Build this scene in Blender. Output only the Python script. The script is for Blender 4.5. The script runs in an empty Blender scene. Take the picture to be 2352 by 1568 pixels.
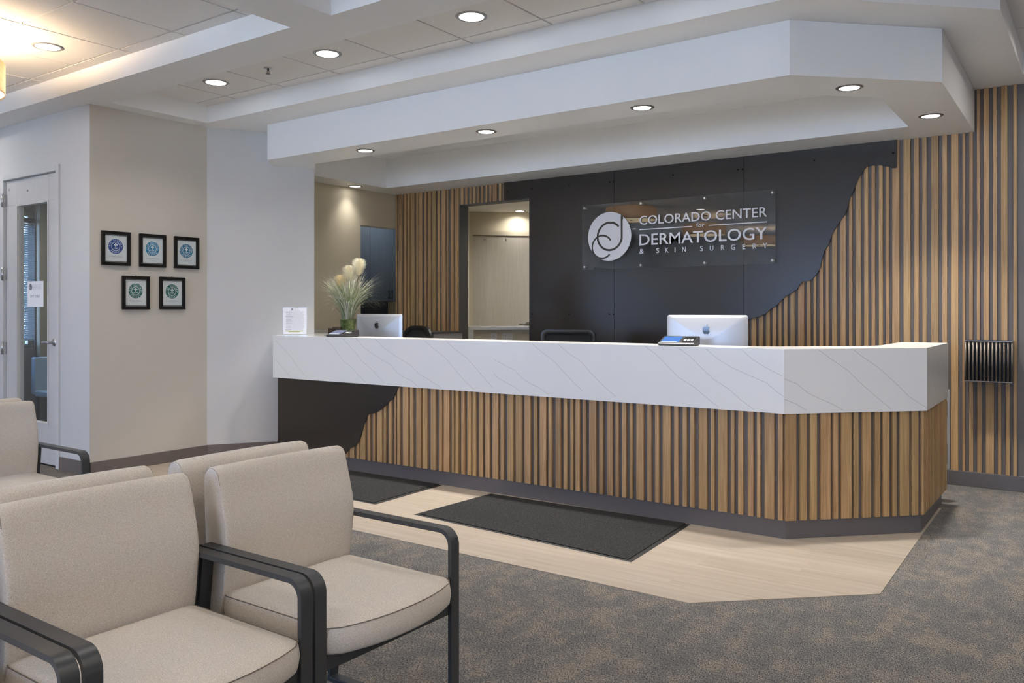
import bpy, bmesh, math, random
from mathutils import Vector, Matrix
from mathutils.geometry import tessellate_polygon
random.seed(7)
scene = bpy.context.scene
COL = scene.collection
scene.cycles.diffuse_bounces = 8
scene.cycles.max_bounces = 14
scene.cycles.transparent_max_bounces = 16
PI = math.pi

# ---------------------------------------------------------------- camera
cam_data = bpy.data.cameras.new('camera')
cam = bpy.data.objects.new('camera', cam_data)
COL.objects.link(cam)
cam.location = (0, 0, 1.28)
cam.rotation_euler = (PI / 2, 0, math.radians(35.42))
cam_data.sensor_width = 36
cam_data.lens = 36 * 1915 / 2352
cam_data.shift_y = -70.8 / 2352
cam_data.clip_start = 0.05
cam_data.clip_end = 200
scene.camera = cam

# ---------------------------------------------------------------- view and world
vs = scene.view_settings
vs.view_transform = 'Standard'
vs.look = 'None'
vs.gamma = 1.0
vs.use_curve_mapping = False
vs.exposure = 0.36

world = bpy.data.worlds.new('world')
scene.world = world
world.use_nodes = True
bg = world.node_tree.nodes['Background']
bg.inputs[0].default_value = (0.42, 0.60, 1.0, 1)
bg.inputs[1].default_value = 11.5

sun = bpy.data.lights.new('sun', 'SUN'); sun.energy = 44.0; sun.angle = math.radians(0.5); sun.color = (0.78, 0.87, 1.0)
sun_ob = bpy.data.objects.new('sun', sun); COL.objects.link(sun_ob)
sun_ob.rotation_euler = (math.radians(-32), math.radians(20), 0)      # high, from behind the building: lights the paving outside
P_SOFFIT = 8.5     # watts of one small soffit downlight
P_TILE = 3.0      # watts of one larger downlight in the tiles
P_ROOM = 6.0      # watts of the downlights over the waiting area
P_DRUM = 48.0      # watts of one drum pendant
REAR_WINDOWS = [(-6.4, -4.2), (-3.8, -1.6), (-1.2, 1.0)]
SIDE_WINDOWS = [(-4.6, -2.6)]

def portal(loc, rot, sx, sy):
    l = bpy.data.lights.new('portal', 'AREA')
    l.shape = 'RECTANGLE'; l.size = sx; l.size_y = sy
    l.cycles.is_portal = True
    o = bpy.data.objects.new('window_portal', l); COL.objects.link(o)
    o.location = loc; o.rotation_euler = rot
for a, b in REAR_WINDOWS:
    portal(((a + b) / 2, -5.66, 1.55), (PI / 2, 0, 0), b - a, 1.5)      # faces +Y
for a, b in SIDE_WINDOWS:
    portal((-9.46, (a + b) / 2, 1.55), (PI / 2, 0, -PI / 2), b - a, 1.5)

def lamp(x, y, z, watts, size, col=(1.0, 0.955, 0.90), spread=115):
    l = bpy.data.lights.new('lamp', 'AREA')
    l.shape = 'DISK'; l.size = size; l.energy = watts; l.color = col
    l.spread = math.radians(spread)
    o = bpy.data.objects.new('downlight_or_fill', l); COL.objects.link(o)
    o.location = (x, y, z)
    return o

# ---------------------------------------------------------------- materials
def new_mat(name):
    m = bpy.data.materials.new(name); m.use_nodes = True
    nt = m.node_tree; b = nt.nodes['Principled BSDF']
    return m, nt, b
def nd(nt, typ, **kw):
    n = nt.nodes.new(typ)
    for k, v in kw.items():
        if k.startswith('_'): setattr(n, k[1:], v)
        else: n.inputs[k.replace('__', ' ')].default_value = v
    return n
def c4(c): return (c[0], c[1], c[2], 1)
def plain(name, col, rough=0.5, metal=0.0, bump=0.0, bscale=300, spec=0.5, coat=0.0):
    m, nt, b = new_mat(name)
    b.inputs['Base Color'].default_value = c4(col)
    b.inputs['Roughness'].default_value = rough
    b.inputs['Metallic'].default_value = metal
    b.inputs['Specular IOR Level'].default_value = spec
    b.inputs['Coat Weight'].default_value = coat
    if bump:
        tc = nd(nt, 'ShaderNodeTexCoord')
        n = nd(nt, 'ShaderNodeTexNoise', Scale=bscale, Detail=3.0)
        nt.links.new(tc.outputs['Object'], n.inputs['Vector'])
        bp = nd(nt, 'ShaderNodeBump', Strength=bump, Distance=0.002)
        nt.links.new(n.outputs['Fac'], bp.inputs['Height'])
        nt.links.new(bp.outputs[0], b.inputs['Normal'])
    return m
def emit(name, col, s):
    m = bpy.data.materials.new(name); m.use_nodes = True
    nt = m.node_tree; nt.nodes.clear()
    e = nd(nt, 'ShaderNodeEmission', Color=c4(col), Strength=s); o = nd(nt, 'ShaderNodeOutputMaterial')
    nt.links.new(e.outputs[0], o.inputs[0]); return m
def glass(name, tint=(1, 1, 1), ior=1.5, gain=1.0, rough=0.0):
    m = bpy.data.materials.new(name); m.use_nodes = True
    nt = m.node_tree; nt.nodes.clear()
    t = nd(nt, 'ShaderNodeBsdfTransparent', Color=c4(tint)); g = nd(nt, 'ShaderNodeBsdfGlossy', Roughness=rough)
    ge = nd(nt, 'ShaderNodeNewGeometry'); dt = nd(nt, 'ShaderNodeVectorMath', _operation='DOT_PRODUCT')
    nt.links.new(ge.outputs['Normal'], dt.inputs[0]); nt.links.new(ge.outputs['Incoming'], dt.inputs[1])
    ab = nd(nt, 'ShaderNodeMath', _operation='ABSOLUTE'); nt.links.new(dt.outputs['Value'], ab.inputs[0])
    iv = nd(nt, 'ShaderNodeMath', _operation='SUBTRACT'); iv.inputs[0].default_value = 1.0; nt.links.new(ab.outputs[0], iv.inputs[1])
    pw = nd(nt, 'ShaderNodeMath', _operation='POWER'); pw.inputs[1].default_value = 5.0; nt.links.new(iv.outputs[0], pw.inputs[0])
    f0 = ((ior - 1) / (ior + 1)) ** 2 * gain
    f = nd(nt, 'ShaderNodeMath', _operation='MULTIPLY_ADD'); f.inputs[1].default_value = 1 - f0; f.inputs[2].default_value = f0; nt.links.new(pw.outputs[0], f.inputs[0])
    k = f
    mx = nd(nt, 'ShaderNodeMixShader'); o = nd(nt, 'ShaderNodeOutputMaterial')
    nt.links.new(k.outputs[0], mx.inputs[0])
    nt.links.new(t.outputs[0], mx.inputs[1]); nt.links.new(g.outputs[0], mx.inputs[2]); nt.links.new(mx.outputs[0], o.inputs[0])
    return m
def ramp(nt, stops):
    r = nt.nodes.new('ShaderNodeValToRGB'); cr = r.color_ramp
    while len(cr.elements) < len(stops): cr.elements.new(0.5)
    for e, (p, c) in zip(cr.elements, stops): e.position = p; e.color = c4(c)
    return r
def wood_mat(name, c_dark, c_mid, c_light, scale=1.0, rough=0.5, tint=True, axis='Z', contrast=0.16):
    m, nt, b = new_mat(name); L = nt.links.new
    tc = nd(nt, 'ShaderNodeTexCoord')
    at = nd(nt, 'ShaderNodeAttribute', _attribute_name='tint')
    add = nd(nt, 'ShaderNodeVectorMath', _operation='MULTIPLY_ADD')
    L(at.outputs['Vector'], add.inputs[0]); add.inputs[1].default_value = (37.0, 53.0, 71.0)
    L(tc.outputs['Object'], add.inputs[2])
    mp = nd(nt, 'ShaderNodeMapping')
    mp.inputs['Scale'].default_value = {'Z': (60 * scale, 60 * scale, 2.4 * scale), 'X': (2.2 * scale, 60 * scale, 60 * scale)}[axis]
    L(add.outputs[0], mp.inputs['Vector'])
    n1 = nd(nt, 'ShaderNodeTexNoise', Scale=1.0, Detail=6.0, Roughness=0.62, Distortion=0.6)
    L(mp.outputs[0], n1.inputs['Vector'])
    mp2 = nd(nt, 'ShaderNodeMapping')
    mp2.inputs['Scale'].default_value = {'Z': (14 * scale, 14 * scale, 1.1 * scale), 'X': (1.1 * scale, 14 * scale, 14 * scale)}[axis]
    L(add.outputs[0], mp2.inputs['Vector'])
    w = nd(nt, 'ShaderNodeTexWave', Scale=1.3, Distortion=9.0, Detail=2.0)
    w.inputs['Detail Scale'].default_value = 0.8
    L(mp2.outputs[0], w.inputs['Vector'])
    mix = nd(nt, 'ShaderNodeMath', _operation='MULTIPLY_ADD'); mix.inputs[1].default_value = contrast
    L(w.outputs['Fac'], mix.inputs[0]); L(n1.outputs['Fac'], mix.inputs[2])
    r = ramp(nt, [(0.30, c_dark), (0.55, c_mid), (0.82, c_light)])
    L(mix.outputs[0], r.inputs[0])
    sep = nd(nt, 'ShaderNodeSeparateXYZ'); L(at.outputs['Vector'], sep.inputs[0])
    hsv = nd(nt, 'ShaderNodeHueSaturation')
    mr = nd(nt, 'ShaderNodeMapRange'); mr.inputs['To Min'].default_value = 0.84; mr.inputs['To Max'].default_value = 1.16
    mh = nd(nt, 'ShaderNodeMapRange'); mh.inputs['To Min'].default_value = 0.498; mh.inputs['To Max'].default_value = 0.510
    L(sep.outputs[0], mr.inputs[0]); L(sep.outputs[1], mh.inputs[0])
    if tint: L(mr.outputs[0], hsv.inputs['Value']); L(mh.outputs[0], hsv.inputs['Hue'])
    L(r.outputs[0], hsv.inputs['Color']); L(hsv.outputs[0], b.inputs['Base Color'])
    b.inputs['Roughness'].default_value = rough
    bp = nd(nt, 'ShaderNodeBump', Strength=0.15, Distance=0.001); L(n1.outputs['Fac'], bp.inputs['Height']); L(bp.outputs[0], b.inputs['Normal'])
    return m
def fabric_mat(name, a, c, scale=1500, strength=0.35):
    m, nt, b = new_mat(name); L = nt.links.new
    tc = nd(nt, 'ShaderNodeTexCoord')
    mp = nd(nt, 'ShaderNodeMapping'); mp.inputs['Scale'].default_value = (1.0, 1.0, 0.35); L(tc.outputs['Object'], mp.inputs['Vector'])
    mpb = nd(nt, 'ShaderNodeMapping'); mpb.inputs['Scale'].default_value = (0.45, 0.45, 1.0); L(tc.outputs['Object'], mpb.inputs['Vector'])
    n = nd(nt, 'ShaderNodeTexNoise', Scale=scale, Detail=2.0, Roughness=0.7); L(mp.outputs[0], n.inputs['Vector'])
    n2 = nd(nt, 'ShaderNodeTexNoise', Scale=scale * 0.8, Detail=2.0, Roughness=0.7); L(mpb.outputs[0], n2.inputs['Vector'])
    s = nd(nt, 'ShaderNodeMath', _operation='ADD'); L(n.outputs['Fac'], s.inputs[0]); L(n2.outputs['Fac'], s.inputs[1])
    h = nd(nt, 'ShaderNodeMath', _operation='MULTIPLY'); h.inputs[1].default_value = 0.5; L(s.outputs[0], h.inputs[0])
    r = ramp(nt, [(0.40, a), (0.60, c)]); L(h.outputs[0], r.inputs[0]); L(r.outputs[0], b.inputs['Base Color'])
    b.inputs['Roughness'].default_value = 0.95; b.inputs['Sheen Weight'].default_value = 0.15
    b.inputs['Specular IOR Level'].default_value = 0.15
    bp = nd(nt, 'ShaderNodeBump', Strength=strength, Distance=0.0008); L(h.outputs[0], bp.inputs['Height']); L(bp.outputs[0], b.inputs['Normal'])
    return m
def carpet_mat():
    m, nt, b = new_mat('heathered grey carpet'); L = nt.links.new
    tc = nd(nt, 'ShaderNodeTexCoord')
    mp = nd(nt, 'ShaderNodeMapping'); mp.inputs['Scale'].default_value = (2.6, 1.5, 1)
    mp.inputs['Rotation'].default_value = (0, 0, 0.35); L(tc.outputs['Object'], mp.inputs['Vector'])
    big = nd(nt, 'ShaderNodeTexNoise', Scale=3.4, Detail=6.0, Roughness=0.72, Distortion=0.1); L(mp.outputs[0], big.inputs['Vector'])
    # 0.5 m carpet squares, laid with the pattern breaking at the joints
    br = nd(nt, 'ShaderNodeTexBrick', Scale=1.0); br.offset = 0.5
    br.inputs['Brick Width'].default_value = 0.5; br.inputs['Row Height'].default_value = 0.25
    br.inputs['Color1'].default_value = (0.42, 0.42, 0.42, 1); br.inputs['Color2'].default_value = (0.58, 0.58, 0.58, 1); br.inputs['Mortar'].default_value = (0.5, 0.5, 0.5, 1)
    br.inputs['Mortar Size'].default_value = 0.0; L(tc.outputs['Object'], br.inputs['Vector'])
    wv = nd(nt, 'ShaderNodeMapping'); wv.inputs['Rotation'].default_value = (0, 0, 0.62); wv.inputs['Scale'].default_value = (1, 0.42, 1); L(tc.outputs['Object'], wv.inputs['Vector'])
    fine = nd(nt, 'ShaderNodeTexNoise', Scale=230.0, Detail=2.0, Roughness=0.8); L(wv.outputs[0], fine.inputs['Vector'])
    ad = nd(nt, 'ShaderNodeMath', _operation='MULTIPLY_ADD'); ad.inputs[1].default_value = 0.45
    L(br.outputs['Color'], ad.inputs[0]); L(big.outputs['Fac'], ad.inputs[2])
    fm = nd(nt, 'ShaderNodeMath', _operation='MULTIPLY_ADD'); fm.inputs[1].default_value = 0.55; L(fine.outputs['Fac'], fm.inputs[0]); L(ad.outputs[0], fm.inputs[2])
    r = ramp(nt, [(0.83, CARPET[0]), (0.97, CARPET[1]), (1.10, CARPET[2])])
    sc = nd(nt, 'ShaderNodeMath', _operation='SUBTRACT'); sc.inputs[1].default_value = 0.0; L(fm.outputs[0], sc.inputs[0])
    mr = nd(nt, 'ShaderNodeMapRange'); mr.inputs['From Min'].default_value = 0.70; mr.inputs['From Max'].default_value = 1.30; L(sc.outputs[0], mr.inputs[0])
    for e, p in zip(r.color_ramp.elements, (0.25, 0.52, 0.72)): e.position = p
    L(mr.outputs[0], r.inputs[0])
    dk = nd(nt, 'ShaderNodeMapRange'); dk.inputs['From Min'].default_value = 0.35; dk.inputs['From Max'].default_value = 0.62
    dk.inputs['To Min'].default_value = 0.30; dk.inputs['To Max'].default_value = 1.35; L(fine.outputs['Fac'], dk.inputs[0])
    mu = nd(nt, 'ShaderNodeMix', _data_type='RGBA', _blend_type='MULTIPLY'); mu.inputs['Factor'].default_value = 1.0
    L(r.outputs[0], mu.inputs['A']); L(dk.outputs[0], mu.inputs['B']); L(mu.outputs['Result'], b.inputs['Base Color'])
    b.inputs['Roughness'].default_value = 0.97; b.inputs['Specular IOR Level'].default_value = 0.1
    bp = nd(nt, 'ShaderNodeBump', Strength=0.5, Distance=0.003); L(fine.outputs['Fac'], bp.inputs['Height']); L(bp.outputs[0], b.inputs['Normal'])
    return m
def plank_mat():
    m, nt, b = new_mat('pale wood plank floor'); L = nt.links.new
    tc = nd(nt, 'ShaderNodeTexCoord')
    br = nd(nt, 'ShaderNodeTexBrick', Scale=1.0); br.offset = 0.37
    br.inputs['Brick Width'].default_value = 1.22; br.inputs['Row Height'].default_value = 0.18
    br.inputs['Color1'].default_value = (0.0, 0.0, 0.0, 1); br.inputs['Color2'].default_value = (1, 1, 1, 1); br.inputs['Mortar'].default_value = (-2.2, -2.2, -2.2, 1)
    br.inputs['Mortar Size'].default_value = 0.0012; br.inputs['Mortar Smooth'].default_value = 0.2; br.inputs['Bias'].default_value = 0.0
    L(tc.outputs['Object'], br.inputs['Vector'])
    mp = nd(nt, 'ShaderNodeMapping'); mp.inputs['Scale'].default_value = (1.3, 26, 1)
    ad = nd(nt, 'ShaderNodeVectorMath', _operation='MULTIPLY_ADD'); ad.inputs[1].default_value = (9, 0.5, 3)
    L(br.outputs['Color'], ad.inputs[0]); L(tc.outputs['Object'], ad.inputs[2]); L(ad.outputs[0], mp.inputs['Vector'])
    n = nd(nt, 'ShaderNodeTexNoise', Scale=1.0, Detail=7.0, Roughness=0.6, Distortion=0.4); L(mp.outputs[0], n.inputs['Vector'])
    s = nd(nt, 'ShaderNodeMath', _operation='MULTIPLY_ADD'); s.inputs[1].default_value = 0.10; L(br.outputs['Color'], s.inputs[0]); L(n.outputs['Fac'], s.inputs[2])
    r = ramp(nt, [(0.25, PLANK[0]), (0.52, PLANK[1]), (0.80, PLANK[2])]); L(s.outputs[0], r.inputs[0]); L(r.outputs[0], b.inputs['Base Color'])
    b.inputs['Roughness'].default_value = 0.42; b.inputs['Specular IOR Level'].default_value = 0.35
    return m
def speckle(name, a, c, scale=500, lo=0.5, hi=0.75, rough=0.95):
    m, nt, b = new_mat(name); L = nt.links.new
    tc = nd(nt, 'ShaderNodeTexCoord'); n = nd(nt, 'ShaderNodeTexNoise', Scale=scale, Detail=2.0, Roughness=0.8); L(tc.outputs['Object'], n.inputs['Vector'])
    r = ramp(nt, [(lo, a), (hi, c)]); L(n.outputs['Fac'], r.inputs[0]); L(r.outputs[0], b.inputs['Base Color'])
    b.inputs['Roughness'].default_value = rough; b.inputs['Specular IOR Level'].default_value = 0.2
    bp = nd(nt, 'ShaderNodeBump', Strength=0.6, Distance=0.003); L(n.outputs['Fac'], bp.inputs['Height']); L(bp.outputs[0], b.inputs['Normal'])
    return m

CARPET = [(0.142, 0.141, 0.142), (0.178, 0.170, 0.162), (0.25, 0.22, 0.19)]
PLANK = [(0.34, 0.283, 0.222), (0.415, 0.353, 0.285), (0.49, 0.427, 0.355)]
M = {}
M['carpet'] = carpet_mat()
M['plank'] = plank_mat()
M['white_paint'] = plain('white ceiling paint', (0.90, 0.89, 0.87), 0.6, bump=0.04, bscale=60, spec=0.3)
M['soffit_paint'] = plain('white semi gloss paint', (0.90, 0.90, 0.895), 0.33, bump=0.03, bscale=40, spec=0.4)
M['tile'] = plain('ceiling tile', (0.87, 0.85, 0.82), 0.9, bump=0.5, bscale=160, spec=0.1)
M['tee'] = plain('ceiling grid metal', (0.40, 0.385, 0.36), 0.6)
M['grey_wall'] = plain('pale grey wall paint', (0.62, 0.615, 0.61), 0.7, bump=0.05, bscale=120, spec=0.2)
M['beige_wall'] = plain('beige wall paint', (0.62, 0.58, 0.52), 0.7, bump=0.05, bscale=120, spec=0.2)
M['cream_wall'] = plain('cream wall paint', (0.62, 0.56, 0.43), 0.7, bump=0.05, bscale=120, spec=0.2)
M['base'] = plain('grey brown skirting', (0.165, 0.14, 0.13), 0.45)
M['desk_base'] = plain('dark grey painted plinth', (0.125, 0.115, 0.118), 0.4)
M['backing'] = plain('dark grey slat backing', (0.155, 0.138, 0.128), 0.55)
M['slat'] = wood_mat('oiled oak slats', (0.29, 0.168, 0.074), (0.425, 0.262, 0.124), (0.56, 0.365, 0.188), contrast=0.11)
M['door_wood'] = wood_mat('pale limed wood door', (0.57, 0.56, 0.55), (0.60, 0.59, 0.58), (0.63, 0.62, 0.61), scale=1.2, tint=False, contrast=0.02)
M['hall_door'] = wood_mat('pale greige wood door', (0.49, 0.45, 0.38), (0.55, 0.51, 0.43), (0.60, 0.56, 0.48), scale=1.2, tint=False, contrast=0.04)
M['steel'] = plain('dark blackened steel', (0.030, 0.025, 0.021), 0.26, 0.0, spec=0.4)
M['screw'] = plain('black screw head', (0.002, 0.002, 0.002), 0.9, spec=0.0)
M['quartz'] = plain('white quartz', (0.80, 0.80, 0.79), 0.13, spec=0.5)
M['vein'] = plain('grey quartz veining', (0.50, 0.495, 0.49), 0.2)
M['fabric'] = fabric_mat('beige melange upholstery', (0.43, 0.38, 0.325), (0.84, 0.775, 0.69))
M['piping'] = plain('brown seam cord', (0.20, 0.165, 0.135), 0.9)
M['seam'] = plain('taupe seam thread', (0.33, 0.28, 0.235), 0.9)
M['frame_metal'] = plain('charcoal powder coated steel', (0.044, 0.047, 0.051), 0.38, spec=0.5)
M['mat'] = speckle('charcoal entrance mat', (0.008, 0.008, 0.009), (0.085, 0.085, 0.086), 200, 0.42, 0.72)
M['rubber'] = plain('black rubber edging', (0.016, 0.016, 0.016), 0.6)
M['chrome'] = plain('brushed nickel', (0.55, 0.55, 0.56), 0.28, 1.0)
M['trim_ring'] = plain('grey aluminium trim ring', (0.36, 0.36, 0.36), 0.4, 0.3)
M['dark_ring'] = plain('dark aluminium trim ring', (0.16, 0.15, 0.14), 0.35, 0.5)
M['lens'] = emit('lit downlight lens', (1.0, 0.97, 0.93), 9.0)
M['alu'] = plain('silver aluminium', (0.46, 0.48, 0.52), 0.36, 0.6)
M['black_gloss'] = plain('black gloss', (0.006, 0.006, 0.007), 0.06, coat=0.5)
M['black_plastic'] = plain('black plastic', (0.018, 0.018, 0.019), 0.35)
M['dark_plastic'] = plain('dark grey plastic', (0.07, 0.07, 0.072), 0.4)
M['screen_blue'] = emit('lit blue screen', (0.10, 0.24, 0.62), 1.0)
M['screen_grey'] = emit('dim grey screen', (0.22, 0.24, 0.34), 0.9)
M['screen_white'] = emit('lit white strip', (0.7, 0.75, 0.85), 1.0)
M['key'] = plain('grey keys', (0.4, 0.4, 0.4), 0.5)
M['glass'] = glass('window glass', (0.95, 0.97, 0.97), gain=0.7)
M['acrylic'] = glass('clear acrylic', (0.94, 0.95, 0.95), gain=1.3)
M['smoked'] = plain('smoked bronze metal', (0.20, 0.17, 0.145), 0.30, 0.6)
M['smoked_glass'] = glass('smoked acrylic', (0.62, 0.57, 0.52), gain=0.9)
M['letter'] = plain('brushed silver lettering', (0.60, 0.61, 0.65), 0.5, 0.0)
M['paper'] = plain('white paper', (0.90, 0.90, 0.92), 0.7)
M['ink'] = plain('dark print', (0.10, 0.10, 0.14), 0.8)
M['ink_grey'] = plain('grey print', (0.20, 0.20, 0.25), 0.8)
M['ink_pale'] = plain('pale grey print', (0.52, 0.52, 0.56), 0.8)
M['highlighter'] = plain('yellow highlighter', (0.62, 0.62, 0.16), 0.8)
M['black_frame'] = plain('black picture frame', (0.006, 0.005, 0.0045), 0.45, spec=0.3)
M['mount'] = plain('grey mount edge', (0.26, 0.25, 0.23), 0.5)
M['cabinet'] = wood_mat('slate blue cabinet', (0.034, 0.050, 0.075), (0.043, 0.063, 0.095), (0.052, 0.076, 0.115), tint=False, contrast=0.02, rough=0.4)
M['splash'] = plain('navy back panel', (0.025, 0.045, 0.09), 0.4)
M['grey_cab'] = plain('grey filing cabinet', (0.33, 0.33, 0.34), 0.4)
M['jamb_dark'] = plain('dark grey jamb paint', (0.085, 0.082, 0.078), 0.5)
M['olive'] = plain('olive grey frame', (0.20, 0.19, 0.145), 0.5)
M['blind'] = plain('grey blue blind slats', (0.20, 0.30, 0.40), 0.5)
M['pot'] = speckle('mossy green glazed pot', (0.05, 0.075, 0.02), (0.16, 0.20, 0.075), 40, 0.35, 0.7, 0.35)
M['soil'] = plain('brown soil', (0.06, 0.035, 0.02), 0.95)
M['blade'] = plain('green grass blades', (0.24, 0.29, 0.15), 0.6)
M['blade_pale'] = plain('pale dried grass blades', (0.62, 0.60, 0.53), 0.6)
M['plume'] = plain('cream feathery plume', (1.0, 0.95, 0.78), 0.9)
M['stem'] = plain('brown stem', (0.14, 0.075, 0.06), 0.7)
M['plate'] = plain('white outlet plate', (0.72, 0.71, 0.68), 0.4)
M['leaf'] = speckle('green leaves', (0.02, 0.06, 0.015), (0.10, 0.24, 0.05), 6, 0.3, 0.7, 0.6)
M['asphalt'] = plain('outdoor ground', (0.56, 0.55, 0.52), 0.9)
M['gate'] = plain('pale laminate gate', (0.60, 0.60, 0.60), 0.4)

def drum_mat():
    m = bpy.data.materials.new('linen lamp shade'); m.use_nodes = True
    nt = m.node_tree; nt.nodes.clear(); L = nt.links.new
    tc = nd(nt, 'ShaderNodeTexCoord'); n = nd(nt, 'ShaderNodeTexNoise', Scale=60.0, Detail=4.0); L(tc.outputs['Object'], n.inputs['Vector'])
    r = ramp(nt, [(0.3, (0.66, 0.52, 0.36)), (0.7, (0.80, 0.68, 0.50))]); L(n.outputs['Fac'], r.inputs[0])
    d = nd(nt, 'ShaderNodeBsdfDiffuse'); t = nd(nt, 'ShaderNodeBsdfTranslucent'); mx = nd(nt, 'ShaderNodeMixShader'); mx.inputs[0].default_value = 0.5
    L(r.outputs[0], d.inputs[0]); L(r.outputs[0], t.inputs[0]); L(d.outputs[0], mx.inputs[1]); L(t.outputs[0], mx.inputs[2])
    o = nd(nt, 'ShaderNodeOutputMaterial'); L(mx.outputs[0], o.inputs[0]); return m
M['shade'] = drum_mat()
M['drum_glow'] = emit('lit drum diffuser', (1.0, 0.80, 0.52), 2.6)

# ---------------------------------------------------------------- mesh builder
class MB:
    def __init__(s): s.v = []; s.f = []; s.m = []; s.sm = []; s.t = []; s.tint = (0.5, 0.5, 0.5)
    def face(s, ids, mi=0, smooth=False): s.f.append(tuple(ids)); s.m.append(mi); s.sm.append(smooth); s.t.append(s.tint)
    def pts(s, ps):
        n = len(s.v); s.v += [tuple(p) for p in ps]; return list(range(n, n + len(ps)))
    def box(s, x0, x1, y0, y1, z0, z1, mi=0):
        if x0 > x1: x0, x1 = x1, x0
        if y0 > y1: y0, y1 = y1, y0
        if z0 > z1: z0, z1 = z1, z0
        a = s.pts([(x0, y0, z0), (x1, y0, z0), (x1, y1, z0), (x0, y1, z0), (x0, y0, z1), (x1, y0, z1), (x1, y1, z1), (x0, y1, z1)])
        for q in ((3, 2, 1, 0), (4, 5, 6, 7), (0, 1, 5, 4), (1, 2, 6, 5), (2, 3, 7, 6), (3, 0, 4, 7)): s.face([a[i] for i in q], mi)
        return s
    def obox(s, c, ux, uy, hx, hy, z0, z1, mi=0):
        """box on a rotated footprint: centre c, unit axes ux/uy, half sizes"""
        P = [(c[0] + i * hx * ux[0] + j * hy * uy[0], c[1] + i * hx * ux[1] + j * hy * uy[1]) for i, j in ((-1, -1), (1, -1), (1, 1), (-1, 1))]
        return s.prism(P, z0, z1, mi)
    def prism(s, poly, z0, z1, mi=0, holes=()):
        """vertical prism over an XY polygon, with optional holes"""
        def ccw(p): return sum(p[i][0] * p[(i + 1) % len(p)][1] - p[(i + 1) % len(p)][0] * p[i][1] for i in range(len(p))) > 0
        poly = list(poly) if ccw(poly) else list(reversed(poly))
        hs = [list(h) if not ccw(h) else list(reversed(h)) for h in holes]
        loops = [poly] + hs
        flat = [p for l in loops for p in l]
        tri = tessellate_polygon([[Vector((p[0], p[1], 0)) for p in l] for l in loops])
        b = s.pts([(p[0], p[1], z0) for p in flat]); t = s.pts([(p[0], p[1], z1) for p in flat])
        for a in tri:
            i, j, k = a
            A, B, Cc = flat[i], flat[j], flat[k]
            up = (B[0] - A[0]) * (Cc[1] - A[1]) - (B[1] - A[1]) * (Cc[0] - A[0]) > 0
            if not up: i, j, k = k, j, i
            s.face([t[i], t[j], t[k]], mi); s.face([b[k], b[j], b[i]], mi)
        o = 0
        for l in loops:
            n = len(l)
            for i in range(n):
                j = (i + 1) % n; s.face([b[o + i], b[o + j], t[o + j], t[o + i]], mi)
            o += n
        return s
    def plate(s, poly, fn, d, mi=0):
        """flat sheet: 2D polygon placed by fn(u, v, w), thickness from w=0 to w=d"""
        tri = tessellate_polygon([[Vector((p[0], p[1], 0)) for p in poly]])
        n = len(poly)
        a = s.pts([fn(p[0], p[1], 0) for p in poly]); b = s.pts([fn(p[0], p[1], d) for p in poly])
        for t in tri: s.face([a[i] for i in t], mi); s.face([b[i] for i in reversed(t)], mi)
        for i in range(n): j = (i + 1) % n; s.face([a[i], a[j], b[j], b[i]], mi)
        return s
    def rings(s, rs, mi=0, smooth=True, cap0=True, cap1=True, closed=True):
        ids = [s.pts(r) for r in rs]; n = len(rs[0])
        for a, b in zip(ids, ids[1:]):
            for i in range(n if closed else n - 1): j = (i + 1) % n; s.face([a[i], a[j], b[j], b[i]], mi, smooth)
        if cap0: s.face(list(reversed(ids[0])), mi, False)
        if cap1: s.face(ids[-1], mi, False)
        return s
    def cyl(s, c0, c1, r0, r1=None, n=20, mi=0, smooth=True, caps=True):
        r1 = r0 if r1 is None else r1
        c0 = Vector(c0); c1 = Vector(c1); d = (c1 - c0).normalized(); u = d.orthogonal().normalized(); w = d.cross(u)
        mk = lambda c, r: [c + r * (math.cos(2 * PI * k / n) * u + math.sin(2 * PI * k / n) * w) for k in range(n)]
        return s.rings([mk(c0, r0), mk(c1, r1)], mi, smooth, caps, caps)
    def lathe(s, c, prof, n=28, mi=0, smooth=True, axis='Z', cap0=False, cap1=False):
        rs = []
        for r, h in prof:
            ring = []
            for k in range(n):
                a = 2 * PI * k / n
                p = {'Z': (r * math.cos(a), r * math.sin(a), h), 'Y': (r * math.cos(a), h, -r * math.sin(a)), 'X': (h, r * math.cos(a), r * math.sin(a))}[axis]
                ring.append((c[0] + p[0], c[1] + p[1], c[2] + p[2]))
            rs.append(ring)
        return s.rings(rs, mi, smooth, cap0, cap1)
    def tube(s, path, r, n=8, mi=0, rs=None, caps=True):
        P = [Vector(p) for p in path]; rings = []; u = None
        for i, p in enumerate(P):
            d = ((P[min(i + 1, len(P) - 1)] - P[max(i - 1, 0)])).normalized()
            if u is None: u = d.orthogonal().normalized()
            u = (u - d * u.dot(d)).normalized(); w = d.cross(u); rr = rs[i] if rs else r
            rings.append([p + rr * (math.cos(2 * PI * k / n) * u + math.sin(2 * PI * k / n) * w) for k in range(n)])
        return s.rings(rings, mi, True, caps, caps)
    def strip(s, path, wdt, fn, d, mi=0):
        """flat polyline band of width wdt in the uv plane, lifted to w=d"""
        n = len(path); L = []; R = []
        for i in range(n):
            a = path[max(i - 1, 0)]; b = path[min(i + 1, n - 1)]
            dx, dy = b[0] - a[0], b[1] - a[1]; l = math.hypot(dx, dy) or 1; nx, ny = -dy / l * wdt / 2, dx / l * wdt / 2
            L.append(fn(path[i][0] + nx, path[i][1] + ny, d)); R.append(fn(path[i][0] - nx, path[i][1] - ny, d))
        a = s.pts(L); b = s.pts(R)
        for i in range(n - 1): s.face([a[i], a[i + 1], b[i + 1], b[i]], mi)
        return s
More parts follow.
